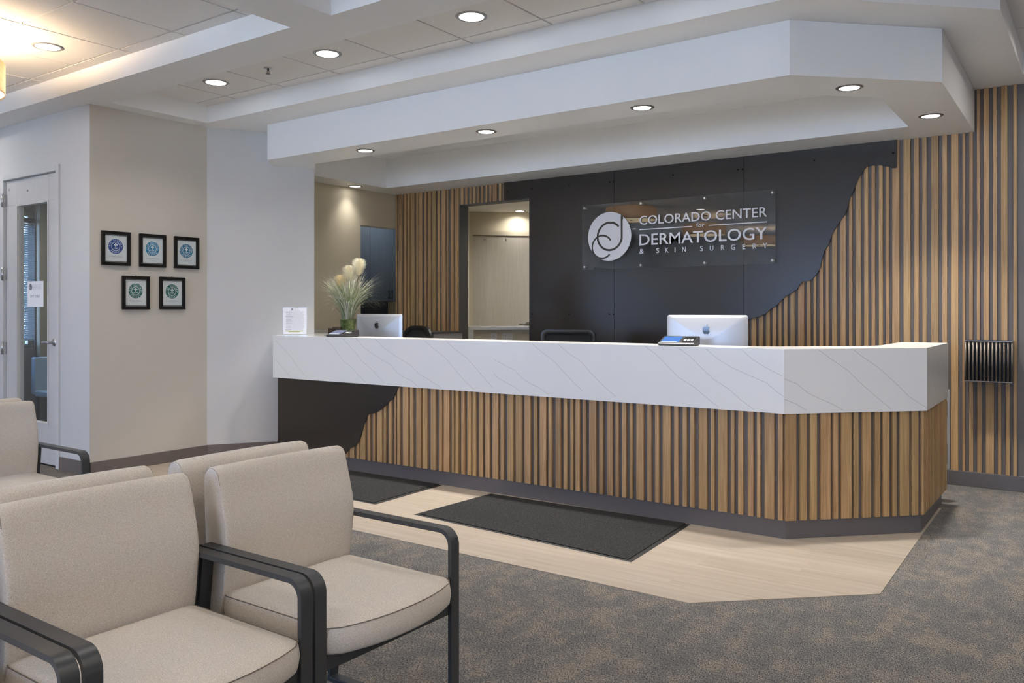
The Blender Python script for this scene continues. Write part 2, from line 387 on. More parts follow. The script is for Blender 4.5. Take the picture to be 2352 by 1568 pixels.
    def text(s, string, fn, x, y, w=None, h=None, depth=0.0, mi=0, align='L', bold=0.0):
        """built-in font glyphs: baseline at (x, y), cap height h, fitted to width w"""
        cu = bpy.data.curves.new('glyphs', 'FONT'); cu.body = string; cu.size = 1.0; cu.extrude = 0.5 if depth else 0.0
        cu.offset = bold; cu.resolution_u = 3
        ob = bpy.data.objects.new('glyphs', cu); me = bpy.data.meshes.new_from_object(ob)
        if me.vertices:
            xs = [v.co.x for v in me.vertices]
            x0, x1 = min(xs), max(xs); cap = 0.729
            sy = h / cap; sx = (w / (x1 - x0)) if w else sy * 0.93
            tw = (x1 - x0) * sx; ox = {'L': x, 'C': x - tw / 2, 'R': x - tw}[align]
            ids = s.pts([fn(ox + (v.co.x - x0) * sx, y + v.co.y * sy, (v.co.z + 0.5) * depth if depth else 0) for v in me.vertices])
            for p in me.polygons: s.face([ids[i] for i in p.vertices], mi)
        bpy.data.objects.remove(ob); bpy.data.meshes.remove(me); bpy.data.curves.remove(cu)
        return s
    def build(s, name, mats, parent=None, label=None, world=True, bevel=0, seg=2):
        if not isinstance(mats, (list, tuple)): mats = [mats]
        off = Vector((0, 0, 0))
        if parent is not None and world:
            p = parent
            while p is not None: off += p.location; p = p.parent
        me = bpy.data.meshes.new(name)
        me.from_pydata([(v[0] - off[0], v[1] - off[1], v[2] - off[2]) for v in s.v], [], s.f)
        for k in mats: me.materials.append(M[k] if isinstance(k, str) else k)
        for p, mi, sm in zip(me.polygons, s.m, s.sm): p.material_index = mi; p.use_smooth = sm
        at = me.attributes.new('tint', 'FLOAT_VECTOR', 'FACE')
        for i, t in enumerate(s.t): at.data[i].vector = t
        me.update()
        bm = bmesh.new(); bm.from_mesh(me); bmesh.ops.recalc_face_normals(bm, faces=bm.faces); bm.to_mesh(me); bm.free()
        o = bpy.data.objects.new(name, me); COL.objects.link(o)
        if parent is not None: o.parent = parent
        if label: o['label'] = label
        if bevel:
            bv = o.modifiers.new('bevel', 'BEVEL'); bv.width = bevel; bv.segments = seg; bv.limit_method = 'ANGLE'; bv.angle_limit = math.radians(50)
            bv.harden_normals = False
        return o

def tag(o, label, cat, group=None, kind=None):
    o['label'] = label; o['category'] = cat
    if group: o['group'] = group
    if kind: o['kind'] = kind
    return o
def thing(name, label, cat, loc=(0, 0, 0), rz=0.0, group=None):
    o = bpy.data.objects.new(name, None); COL.objects.link(o); o.empty_display_size = 0.1
    o.location = loc; o.rotation_euler = (0, 0, rz)
    return tag(o, label, cat, group)
def struct(name, mb, mats, parent=None, bevel=0):
    o = mb.build(name, mats, parent, bevel=bevel)
    if parent is None: o['kind'] = 'structure'
    return o
def dup(o, parent=None):
    kids = [c for c in bpy.data.objects if c.parent == o]
    c = o.copy(); COL.objects.link(c); c.parent = parent
    for k in kids: dup(k, c)
    return c

# measured layouts (metres)
DESK_SLATS = [[-4.905,-4.857],[-4.83,-4.805],[-4.784,-4.732],[-4.707,-4.679],[-4.65,-4.626],[-4.603,-4.553],[-4.533,-4.508],[-4.48,-4.45],[-4.423,-4.403],[-4.391,-4.363],[-4.333,-4.28],[-4.26,-4.231],[-4.198,-4.15],[-4.134,-4.089],[-4.055,-4.008],[-3.976,-3.947],[-3.93,-3.877],[-3.854,-3.834],[-3.819,-3.79],[-3.765,-3.734],[-3.71,-3.678],[-3.663,-3.631],[-3.604,-3.57],[-3.55,-3.511],[-3.486,-3.437],[-3.416,-3.388],[-3.357,-3.306],[-3.288,-3.238],[-3.214,-3.165],[-3.138,-3.112],[-3.09,-3.039],[-3.021,-2.995],[-2.963,-2.924],[-2.901,-2.875],[-2.85,-2.829],[-2.811,-2.779],[-2.756,-2.734],[-2.708,-2.657],[-2.634,-2.606],[-2.576,-2.539],[-2.517,-2.496],[-2.472,-2.442],[-2.418,-2.398],[-2.371,-2.322],[-2.297,-2.269],[-2.244,-2.218],[-2.193,-2.143],[-2.118,-2.092],[-2.064,-2.037],[-2.016,-1.99],[-1.961,-1.91],[-1.886,-1.865],[-1.841,-1.787],[-1.764,-1.744],[-1.721,-1.692],[-1.664,-1.632],[-1.611,-1.592],[-1.567,-1.513],[-1.491,-1.466]]
CHAMFER_SLATS = [[0.0016,0.065],[0.0883,0.1284],[0.1505,0.1889],[0.2145,0.272],[0.2913,0.3184],[0.3384,0.3998],[0.4165,0.4446],[0.4693,0.5208],[0.547,0.5784],[0.5971,0.6355],[0.6564,0.681],[0.7028,0.7604],[0.7782,0.8181],[0.8402,0.8695]]
WALL_SLATS = [[-2.463,-2.448],[-2.422,-2.384],[-2.358,-2.325],[-2.298,-2.267],[-2.243,-2.217],[-2.194,-2.171],[-2.15,-2.122],[-2.097,-2.064],[-2.036,-1.988],[-1.966,-1.938],[-1.913,-1.894],[-1.866,-1.84],[-1.817,-1.796],[-1.769,-1.733],[-1.706,-1.666],[-1.641,-1.617],[-1.591,-1.554],[-1.528,-1.499],[-1.475,-1.449],[-1.422,-1.394],[-1.371,-1.349],[-1.326,-1.276],[-1.247,-1.199],[-1.172,-1.141],[-1.117,-1.087],[-1.057,-1.009],[-0.982,-0.95],[-0.925,-0.877],[-0.85,-0.832],[-0.806,-0.783],[-0.757,-0.738],[-0.714,-0.681],[-0.656,-0.632],[-0.605,-0.566],[-0.53,-0.508]]
LOW_SLATS = [[-0.806,-0.78],[-0.754,-0.726],[-0.701,-0.649],[-0.624,-0.604],[-0.576,-0.551]]
LEFT_SLATS = [[-6.494,-6.483],[-6.456,-6.4],[-6.374,-6.338],[-6.318,-6.287],[-6.273,-6.217],[-6.191,-6.159],[-6.151,-6.104],[-6.072,-6.044],[-6.018,-5.979],[-5.958,-5.907],[-5.881,-5.854],[-5.824,-5.771],[-5.749,-5.732],[-5.698,-5.659],[-5.636,-5.589]]
HEAD_SLATS = [[-5.559,-5.526],[-5.499,-5.472],[-5.44,-5.418],[-5.391,-5.367],[-5.337,-5.315],[-5.29,-5.264],[-5.231,-5.208],[-5.18,-5.155],[-5.135,-5.086],[-5.056,-5.031],[-5.003,-4.982]]
WALL_SIL = [[-1.289,2.587],[-1.291,2.368],[-1.316,2.366],[-1.348,2.379],[-1.389,2.393],[-1.421,2.401],[-1.458,2.402],[-1.504,2.399],[-1.528,2.372],[-1.56,2.323],[-1.584,2.271],[-1.593,2.236],[-1.627,2.169],[-1.639,2.13],[-1.646,2.086],[-1.665,2.037],[-1.704,1.984],[-1.737,1.935],[-1.757,1.901],[-1.776,1.852],[-1.796,1.797],[-1.824,1.757],[-1.84,1.697],[-1.855,1.626],[-1.875,1.585],[-1.91,1.54],[-1.95,1.517],[-1.996,1.514],[-2.016,1.491],[-2.037,1.455],[-2.093,1.419],[-2.135,1.394],[-2.171,1.357],[-2.213,1.315],[-2.256,1.294],[-2.298,1.252],[-2.352,1.231],[-2.412,1.214],[-2.458,1.201],[-2.473,1.182]]
DESK_SIL = [[-4.358,0.705],[-4.382,0.686],[-4.41,0.631],[-4.426,0.612],[-4.467,0.583],[-4.508,0.548],[-4.558,0.514],[-4.599,0.493],[-4.641,0.481],[-4.683,0.474],[-4.7,0.456],[-4.709,0.431],[-4.735,0.392],[-4.747,0.361],[-4.773,0.298],[-4.782,0.266],[-4.825,0.216],[-4.864,0.197],[-4.904,0.18],[-4.931,0.151],[-4.957,0.123],[-4.98,0.111]]
VEINS = [[[-5.791,1.021],[-5.728,0.98],[-5.655,0.937],[-5.592,0.886],[-5.503,0.803],[-5.398,0.726]],[[-5.791,0.865],[-5.719,0.807],[-5.606,0.722]],[[-5.18,1.057],[-5.11,1.012],[-5.036,0.946],[-4.959,0.878],[-4.871,0.831],[-4.788,0.771],[-4.707,0.717]],[[-4.967,1.056],[-4.899,1.006],[-4.804,0.931],[-4.749,0.883],[-4.641,0.821],[-4.558,0.759],[-4.502,0.721]],[[-4.816,1.059],[-4.726,0.988],[-4.649,0.952],[-4.543,0.906],[-4.447,0.869],[-4.377,0.81],[-4.309,0.779],[-4.231,0.756],[-4.167,0.717]],[[-4.604,1.06],[-4.513,0.991],[-4.418,0.948],[-4.323,0.906],[-4.234,0.869],[-4.16,0.812],[-4.05,0.768],[-3.955,0.726],[-3.935,0.712]],[[-4.096,1.056],[-3.996,0.991],[-3.911,0.945],[-3.834,0.878],[-3.759,0.812],[-3.698,0.762],[-3.638,0.723]],[[-3.883,1.053],[-3.807,1.001],[-3.698,0.941],[-3.611,0.866],[-3.526,0.791],[-3.468,0.743]],[[-3.465,0.944],[-3.392,0.913],[-3.285,0.874],[-3.218,0.819],[-3.145,0.785],[-3.085,0.766],[-3.008,0.723]],[[-3.465,0.843],[-3.423,0.814],[-3.36,0.787],[-3.291,0.762],[-3.236,0.73]],[[-3.139,1.054],[-3.073,1.011],[-2.962,0.943],[-2.887,0.876],[-2.808,0.807],[-2.747,0.762]],[[-2.933,1.059],[-2.859,1.005],[-2.758,0.951],[-2.686,0.88],[-2.616,0.821],[-2.551,0.771],[-2.505,0.739]],[[-2.303,1.062],[-2.226,1.011],[-2.151,0.944],[-2.08,0.879],[-1.985,0.829],[-1.9,0.765],[-1.831,0.718]],[[-2.082,1.056],[-2.009,1.009],[-1.933,0.939],[-1.863,0.88],[-1.771,0.828],[-1.704,0.773],[-1.62,0.718]],[[-1.91,1.056],[-1.84,1.001],[-1.749,0.951],[-1.646,0.91],[-1.55,0.874],[-1.495,0.828],[-1.456,0.805]],[[-1.695,1.058],[-1.633,1.005],[-1.576,0.971],[-1.512,0.939],[-1.456,0.914]]]
CHAMFER_VEINS = [[[0.001,0.9018],[0.0779,0.8726],[0.1451,0.8192],[0.228,0.7815],[0.285,0.7602],[0.3555,0.7203]],[[0.001,0.7875],[0.0671,0.7642],[0.1364,0.7227]],[[0.2105,1.0586],[0.2762,1.0135],[0.3864,0.9434],[0.453,0.8814],[0.5422,0.8066],[0.6544,0.7205]],[[0.4241,1.0569],[0.4707,1.0239],[0.5645,0.9638],[0.6049,0.9326],[0.677,0.8721],[0.7676,0.7884],[0.8817,0.7202]]]
SCREWS = [[-4.203,2.486],[-3.762,2.478],[-3.721,2.476],[-3.126,2.484],[-4.203,1.246],[-3.765,1.247],[-3.721,1.247],[-2.532,2.473],[-2.493,2.472],[-1.901,2.484],[-1.315,2.482],[-4.941,2.488],[-4.638,2.487],[-4.633,1.247]]

# ================================================================= SETTING
XP = -6.42      # wall with the certificates
W57 = (-5.91, 5.18)
YB = 6.90       # back wall face
ZS, ZM, ZT = 2.58, 2.885, 3.03

# floors -----------------------------------------------------------------
mb = MB(); mb.box(-11.0, 3.3, -5.6, 11.0, -0.1, 0.0); struct('floor', mb, 'carpet')
mb = MB()
mb.prism([(-6.42, 3.43), (-1.482, 3.417), (-0.826, 4.028), (-0.852, 5.29), (-0.862, 6.0), (-5.45, 6.0), (-5.91, 5.18), (-6.42, 4.41)], 0.0, 0.004)
struct('floor', mb, 'plank')

# walls --------------------------------------------------------------------
def wall_grid(mb, axis, c0, c1, a0, a1, z0, z1, holes, mi=0):
    """slab from c0 to c1 along `axis`, spanning a0..a1, with rectangular holes (a, b, za, zb)"""
    xs = sorted({a0, a1} | {v for h in holes for v in h[:2]}); zs = sorted({z0, z1} | {v for h in holes for v in h[2:]})
    for i in range(len(xs) - 1):
        for j in range(len(zs) - 1):
            xm = (xs[i] + xs[i + 1]) / 2; zm = (zs[j] + zs[j + 1]) / 2
            if any(h[0] < xm < h[1] and h[2] < zm < h[3] for h in holes): continue
            if axis == 'Y': mb.box(xs[i], xs[i + 1], c0, c1, zs[j], zs[j + 1], mi)
            else: mb.box(c0, c1, xs[i], xs[i + 1], zs[j], zs[j + 1], mi)
    return mb
# door wall (runs along X at Y = 3.373) with the door opening
mb = MB(); wall_grid(mb, 'Y', 3.373, 3.493, -9.3, -6.54, 0, ZM, [(-7.865, -6.908, 0, 2.432)]); struct('wall_door', mb, 'grey_wall')
# certificate wall, its end face turned to the room and the thin return by the door
mb = MB(); mb.prism([(-6.54, 3.373), (XP, 3.373), (XP, 4.41), (-6.54, 4.47)], 0, ZM)
o = struct('wall_left', mb, ['beige_wall', 'grey_wall'])
for p in o.data.polygons:
    if p.normal.y < -0.5: p.material_index = 1
# splayed wall next to it
mb = MB(); mb.prism([(XP, 4.41), W57, (-6.01, 5.245), (-6.54, 4.47)], 0, ZM); struct('wall_splay', mb, 'grey_wall')
# staff side cream wall with the opening to the cabinets
mb = MB(); wall_grid(mb, 'X', -6.625, -6.505, 4.47, 6.9, 0, 2.9, [(6.347, 6.9, 0, 2.20)]); struct('wall_staff', mb, 'cream_wall')
# back wall with the doorway, painted dark
mb = MB(); wall_grid(mb, 'Y', YB, 7.02, -8.2, 3.2, 0, 3.1, [(-5.58, -4.669, 0, 2.403), (-8.2, -6.505, 0, 3.1)]); struct('wall_back', mb, 'backing')
# cabinet room behind the staff wall
mb = MB(); mb.box(-7.62, -7.56, 6.0, 8.4, 0, 2.9); mb.box(-7.6, -6.68, 5.94, 6.0, 0, 2.9); mb.box(-7.6, -6.68, 8.3, 8.36, 0, 2.9); mb.box(-6.63, -6.57, 7.021, 8.3, 0, 2.9)
struct('wall_cabinet_room', mb, 'cream_wall')
# corridor behind the doorway
mb = MB(); D = 2 ** -0.5
mb.prism([(-7.6, 7.78), (-4.6, 10.78), (-4.7, 10.88), (-7.7, 7.88)], 0, 2.9)
mb.box(-3.62, -3.5, 7.02, 10.9, 0, 2.9); mb.box(-4.9, -3.5, 10.8, 10.9, 0, 2.9)
struct('wall_corridor', mb, 'cream_wall')
mb = MB(); mb.box(-7.7, -3.5, 7.02, 10.9, ZS, ZS + 0.05); struct('ceiling', mb, 'white_paint')
# outer walls of the waiting room
mb = MB(); wall_grid(mb, 'Y', -5.62, -5.5, -9.42, 3.32, 0, 3.1, [(a, b, 0.85, 2.25) for a, b in REAR_WINDOWS]); struct('wall_rear', mb, 'grey_wall')
mb = MB(); wall_grid(mb, 'X', -9.42, -9.3, -5.5, 3.373, 0, 3.1, [(a, b, 0.85, 2.25) for a, b in SIDE_WINDOWS]); struct('wall_window_side', mb, 'grey_wall')
mb = MB(); mb.box(3.2, 3.32, -5.5, 7.02, 0, 3.1); struct('wall_right', mb, 'grey_wall')
# vestibule behind the glazed door
mb = MB(); wall_grid(mb, 'X', -9.42, -9.3, 3.373, 5.9, 0, 3.1, [(3.52, 4.295, 0.874, 2.335)]); struct('wall_vestibule', mb, 'jamb_dark')
mb = MB(); mb.box(-9.3, -6.68, 5.6, 5.72, 0, 2.9); struct('wall_vestibule', mb, 'cream_wall')
mb = MB(); mb.box(-9.3, -6.67, 3.493, 5.6, 2.6, 2.66); struct('ceiling', mb, 'white_paint')
mb = MB(); mb.box(-9.3, -9.18, 4.385, 5.6, 0, 2.6); mb.box(-9.3, -9.22, 4.31, 4.385, 0, 2.6); struct('trim_1', mb, 'olive')

# windows ------------------------------------------------------------------
def window(n, axis, c, a0, a1, z0, z1, blind=False, mt='olive'):
    f = MB(); t = 0.05
    def bx(a, b, p, q, d0=-0.03, d1=0.03, tgt=f):
        if axis == 'Y': tgt.box(a, b, c + d0, c + d1, p, q)
        else: tgt.box(c + d0, c + d1, a, b, p, q)
    bx(a0, a0 + t, z0, z1); bx(a1 - t, a1, z0, z1); bx(a0 + t, a1 - t, z0, z0 + t); bx(a0 + t, a1 - t, z1 - t, z1)
    if a1 - a0 > 1.2: m_ = (a0 + a1) / 2; bx(m_ - t / 2, m_ + t / 2, z0 + t, z1 - t)
    o = struct('window_%d' % n, f, mt)
    g = MB(); bx(a0 + t, a1 - t, z0 + t, z1 - t, -0.004, 0.004, g); g.build('pane', 'glass', o)
    return o
k = 0
for a, b in REAR_WINDOWS: k += 1; window(k, 'Y', -5.56, a, b, 0.85, 2.25)
for a, b in SIDE_WINDOWS: k += 1; window(k, 'X', -9.36, a, b, 0.85, 2.25)
window(8, 'X', -9.37, 3.52, 4.295, 0.874, 2.335, mt='olive')
# venetian blind in the vestibule window
bl = thing('window_blind', 'grey blue venetian blind behind the glazed door at the left', 'blind', (-9.27, 3.9, 0.95))
mb = MB()
z = 0.99
while z < 2.20:
    a = mb.pts([(-9.280, 3.56, z + 0.0105), (-9.280, 4.28, z + 0.0105), (-9.266, 4.28, z - 0.0105), (-9.266, 3.56, z - 0.0105)])
    mb.face(a); z += 0.0235
mb.build('slats', 'blind', bl)
mb = MB(); mb.box(-9.30, -9.25, 3.55, 4.28, 2.205, 2.255); mb.build('head_rail', 'black_plastic', bl)
mb = MB(); mb.box(-9.29, -9.258, 3.56, 4.27, 0.965, 0.98); mb.build('bottom_rail', 'blind', bl)

# skirting -------------------------------------------------------------------
mb = MB(); mb.box(XP, XP + 0.012, 3.361, 4.415, 0.0, 0.102); struct('baseboard_left', mb, 'base', bevel=0.002)
mb = MB(); mb.box(-6.872, XP + 0.012, 3.361, 3.373, 0.0, 0.102); struct('baseboard_door', mb, 'base')
mb = MB(); mb.box(-9.288, -7.897, 3.361, 3.373, 0.0, 0.102); struct('baseboard_door', mb, 'base')
mb = MB(); mb.box(-9.3, -9.288, -5.5, 3.361, 0.0, 0.102); struct('baseboard_window_side', mb, 'base')
mb = MB(); mb.box(-9.288, 3.2, -5.5, -5.488, 0.0, 0.102); struct('baseboard_rear', mb, 'base')
mb = MB(); mb.box(3.188, 3.2, -5.488, 6.875, 0.0, 0.102); struct('baseboard_right', mb, 'base')
mb = MB(); mb.prism([(XP, 4.41), (XP + 0.012, 4.415), (W57[0] + 0.010, W57[1] - 0.006), W57], 0.0, 0.102); struct('baseboard_splay', mb, 'base')
mb = MB(); mb.box(-1.0, 3.2, 6.875, YB, 0.0, 0.108); mb.box(-4.669, -1.0, 6.882, YB, 0, 0.1); struct('baseboard_back', mb, 'desk_base', bevel=0.003)

# ceiling ----------------------------------------------------------------------
mb = MB()
mb.box(-9.3, 3.2, 3.125, 3.446, ZM, 3.06)                       # beam between the coffers
mb.box(-3.764, -3.43, -5.5, 3.125, ZM, 3.06)                    # cross beam
mb.box(-9.3, -6.25, 3.446, 4.31, ZM, 3.06)
mb.prism([(-9.3, 4.31), (-6.25, 4.30), (-1.285, 4.32), (-0.455, 5.135), (-0.455, 6.617), (3.2, 6.617), (3.2, 6.95), (-9.3, 6.95)], ZM, 3.06)
struct('ceiling', mb, 'white_paint')
mb = MB()
mb.prism([(-6.168, 4.921), (-5.892, 4.641), (-1.418, 4.636), (-0.755, 5.285), (-0.773, 6.8995), (-6.55, 6.8995), (-6.55, 5.25)], ZS, ZM - 0.001,
         holes=[[(-5.72, 5.02), (-1.583, 5.018), (-1.118, 5.449), (-1.133, 6.43), (-6.22, 6.44), (-6.20, 5.45)]])
struct('ceiling', mb, 'soffit_paint')
mb = MB(); mb.box(-9.42, 3.32, -5.62, 6.95, 3.06, 3.12); struct('ceiling', mb, 'tee')
def tile_field(x0, x1, y0, y1, gx, gy, p=0.6185, skip=None):
    mb = MB(); g = 0.007
    i0 = math.floor((x0 - gx) / p); i1 = math.ceil((x1 - gx) / p); j0 = math.floor((y0 - gy) / p); j1 = math.ceil((y1 - gy) / p)
    for i in range(i0, i1):
        for j in range(j0, j1):
            a, b = max(x0, gx + i * p + g), min(x1, gx + (i + 1) * p - g); c, d = max(y0, gy + j * p + g), min(y1, gy + (j + 1) * p - g)
            if b - a < 0.01 or d - c < 0.01: continue
            if skip and skip(a, b, c, d): continue
            mb.box(a, b, c, d, ZT, 3.058)
    o = struct('ceiling', mb, 'tile', bevel=0.0); return o
tile_field(-9.3, -3.764, -5.5, 3.125, -5.385, 3.027)
tile_field(-3.43, 3.2, -5.5, 3.125, -2.99, 3.027)
tile_field(-6.25, -1.285, 3.446, 4.31, -3.995, 4.186)
tile_field(-1.285, 3.2, 3.446, 6.617, -1.52, 4.186)

# ================================================================= GLAZED DOOR
dr = MB(); t = 0.05
yd0, yd1 = 3.385, 3.43
x0, x1, z1 = -7.838, -6.932, 2.408
gx0, gx1, gz0, gz1 = -7.645, -7.093, 0.339, 2.19
wall_grid(dr, 'Y', yd0, yd1, x0, x1, 0.014, z1, [(gx0, gx1, gz0, gz1)])
door = struct('door_1', dr, 'door_wood', bevel=0.002)
# jambs and casing
mb = MB()
wall_grid(mb, 'Y', 3.358, 3.374, -7.895, -6.875, 0, 2.462, [(-7.845, -6.925, 0, 2.414)])
wall_grid(mb, 'Y', 3.374, 3.50, -7.865, -6.908, 0, 2.432, [(-7.843, -6.927, 0, 2.412)])
struct('trim_2', mb, 'grey_wall', bevel=0.002)
mb = MB(); mb.box(x0, x1, 3.41, 3.42, 2.405, 2.413); mb.box(x0, x1, 3.39, 3.41, 0.0, 0.013); struct('trim_3', mb, 'rubber')
mb = MB(); b = 0.012
for a in ((gx0, gx0 + b, gz0, gz1), (gx1 - b, gx1, gz0, gz1), (gx0 + b, gx1 - b, gz0, gz0 + b), (gx0 + b, gx1 - b, gz1 - b, gz1)): mb.box(a[0], a[1], yd0 - 0.006, yd1 + 0.006, a[2], a[3])
mb.build('glazing_bead', 'door_wood', door)
mb = MB(); mb.box(gx0 + b, gx1 - b, 3.405, 3.411, gz0 + b, gz1 - b); mb.build('pane', 'glass', door)
for hz in (2.24, 1.60, 0.956, 0.28):
    mb = MB(); mb.box(-7.872, -7.848, 3.352, 3.360, hz - 0.052, hz + 0.052)
    mb.cyl((-7.842, 3.352, hz - 0.056), (-7.842, 3.352, hz + 0.056), 0.008, n=12); mb.box(-7.84, -7.828, 3.378, 3.386, hz - 0.052, hz + 0.052)
    mb.build('hinge', 'chrome', door)
def lever(parent, c, sx=-1, mt='chrome'):
    """lever handle facing -Y: rose, neck and lever pointing along sx*X"""
    mb = MB(); x, y, z = c
    mb.lathe((x, y, z), [(0.032, 0.0), (0.033, -0.006), (0.029, -0.013), (0.014, -0.017)], axis='Y', cap0=True, cap1=True)
    mb.cyl((x, y - 0.015, z), (x, y - 0.052, z), 0.0105, n=14)
    mb.tube([(x - sx * 0.010, y - 0.052, z), (x + sx * 0.03, y - 0.054, z), (x + sx * 0.08, y - 0.052, z - 0.002), (x + sx * 0.12, y - 0.046, z - 0.003)], 0.010, n=12, rs=[0.010, 0.0105, 0.010, 0.0085])
    return mb.build('lever_handle', mt, parent)
lever(door, (-6.985, yd0, 1.022))
mb = MB(); mb.box(-6.929, -6.9255, 3.372, 3.376, 0.955, 1.10); mb.build('strike_plate', 'dark_plastic', door)
mb = MB(); mb.lathe((-7.455, yd0, 2.30), [(0.0, -0.004), (0.009, -0.003), (0.009, 0.0)], n=14, axis='Y'); mb.lathe((-7.79, yd0, 2.335), [(0.0, -0.004), (0.009, -0.003), (0.009, 0.0)], n=14, axis='Y'); mb.build('screw_cap', 'chrome', door)

# emblem shared by the big sign, the door notice and the letter: disc with a c, an inner ring and a tall d stroke
def arc(cx, cy, r, a0, a1, n=30): return [(cx + r * math.cos(math.radians(a0 + (a1 - a0) * i / n)), cy + r * math.sin(math.radians(a0 + (a1 - a0) * i / n))) for i in range(n + 1)]
def emblem(mb, fn, cx, cy, R, d, face=0, cut=1, lift=0.0006):
    S = lambda p: (cx + p[0] * R, cy + p[1] * R)
    mb.plate([S(p) for p in arc(0, 0, 1, 0, 359, 72)], fn, d, face)
    wd = 0.088 * R
    mb.strip([S(p) for p in arc(0.02, 0.0, 0.565, 42, 180, 26)] + [S(p) for p in arc(0.02, 0.0, 0.565, 186, 350, 26)] + [S((0.575, 0.05)), S((0.575, 0.80))], wd, fn, d + lift, cut)
    mb.strip([S(p) for p in arc(-0.33, -0.42, 0.47, 32, 318, 40)], wd * 0.8, fn, d + lift * 1.3, cut)
    tri = [S(p) for p in ((0.54, 0.70), (0.54, 0.86), (0.64, 0.78), (0.64, 0.66))]
    a = mb.pts([fn(p[0], p[1], d + lift * 1.6) for p in tri]); mb.face(a, cut)

# exit notice hanging on the glass
en = thing('exit_notice', 'white exit only notice in a clear holder on the door glass', 'sign', (-7.35, 3.40, 1.31))
fn = lambda u, v, w: (-7.49 + u, 3.401 - w, 1.312 + v)
mb = MB(); mb.plate([(0, 0), (0.278, 0), (0.278, 0.216), (0, 0.216)], fn, 0.001)
emblem(mb, lambda u, v, w: fn(u, v, 0.001 + w), 0.056, 0.168, 0.027, 0.0003, 2, 0, 0.0004)
t1 = lambda u, v, w: fn(u, v, 0.0015)
mb.text('COLORADO CENTER', t1, 0.098, 0.180, 0.145, 0.010, mi=1); mb.text('DERMATOLOGY', t1, 0.098, 0.162, 0.145, 0.012, mi=1); mb.text('& SKIN SURGERY', t1, 0.098, 0.149, 0.145, 0.006, mi=1)
mb.text('EXIT ONLY', t1, 0.139, 0.078, 0.17, 0.024, mi=3, align='C')
mb.build('notice_sheet', ['paper', 'ink_pale', 'ink', 'ink_grey'], en)
for u in (0.035, 0.24):
    for v in (-0.010, 0.226): mb = MB(); mb.lathe(fn(u, v, 0.0), [(0.012, 0.003), (0.012, -0.002), (0.006, -0.007), (0.0, -0.008)], n=14, axis='Y'); mb.build('suction_cup', 'acrylic', en)

# vestibule chair half seen through the glass
vc = thing('lobby_chair', 'dark chair half seen through the glazed door', 'chair', (-8.75, 4.25, 0))
mb = MB(); mb.box(-8.95, -8.52, 4.13, 4.55, 0.40, 0.46); mb.build('seat', 'blind', vc, bevel=0.012)
mb = MB(); mb.box(-9.02, -8.94, 4.13, 4.55, 0.42, 0.80); mb.build('backrest', 'blind', vc, bevel=0.012)
for x in (-8.93, -8.55):
    for y in (4.15, 4.52): mb = MB(); mb.box(x - 0.015, x + 0.015, y - 0.015, y + 0.015, 0, 0.40); mb.build('leg', 'black_plastic', vc)

# greenery and ground outside
mb = MB(); mb.box(-30, 20, -30, -5.7, -0.25, -0.12); mb.box(-30, -11.0, -5.7, 20, -0.25, -0.12)
o = mb.build('outdoor_ground', 'asphalt'); o['kind'] = 'structure'
def shrub(name, label, cx, cy, rx, ry, h, n=900):
    t = thing(name, label, 'shrub', (cx, cy, -0.12)); mb = MB(); rnd = random.Random(int(cx * 10 + cy))
    for _ in range(n):
        a = rnd.uniform(0, 2 * PI); e = rnd.uniform(0.05, 1); q = rnd.uniform(0.6, 1.0); zz = h * e; rr = math.sqrt(max(0.05, 1 - (2 * e - 1) ** 2)) * q
        c = Vector((cx + rx * rr * math.cos(a), cy + ry * rr * math.sin(a), zz)); d = Vector((rnd.gauss(0, 1), rnd.gauss(0, 1), rnd.gauss(0, 1))).normalized(); u = d.orthogonal().normalized(); s = rnd.uniform(0.05, 0.10)
        mb.face(mb.pts([c - d * s, c + u * s * 0.45, c + d * s, c - u * s * 0.45]))
    mb.build('foliage', 'leaf', t)
    mb = MB(); mb.cyl((cx, cy, -0.12), (cx, cy, h * 0.6), 0.06, 0.03, n=8); mb.build('trunk', 'stem', t)
shrub('garden_shrub', 'leafy green shrub outside the vestibule window', -11.6, 4.7, 0.9, 1.3, 3.2, 2600)

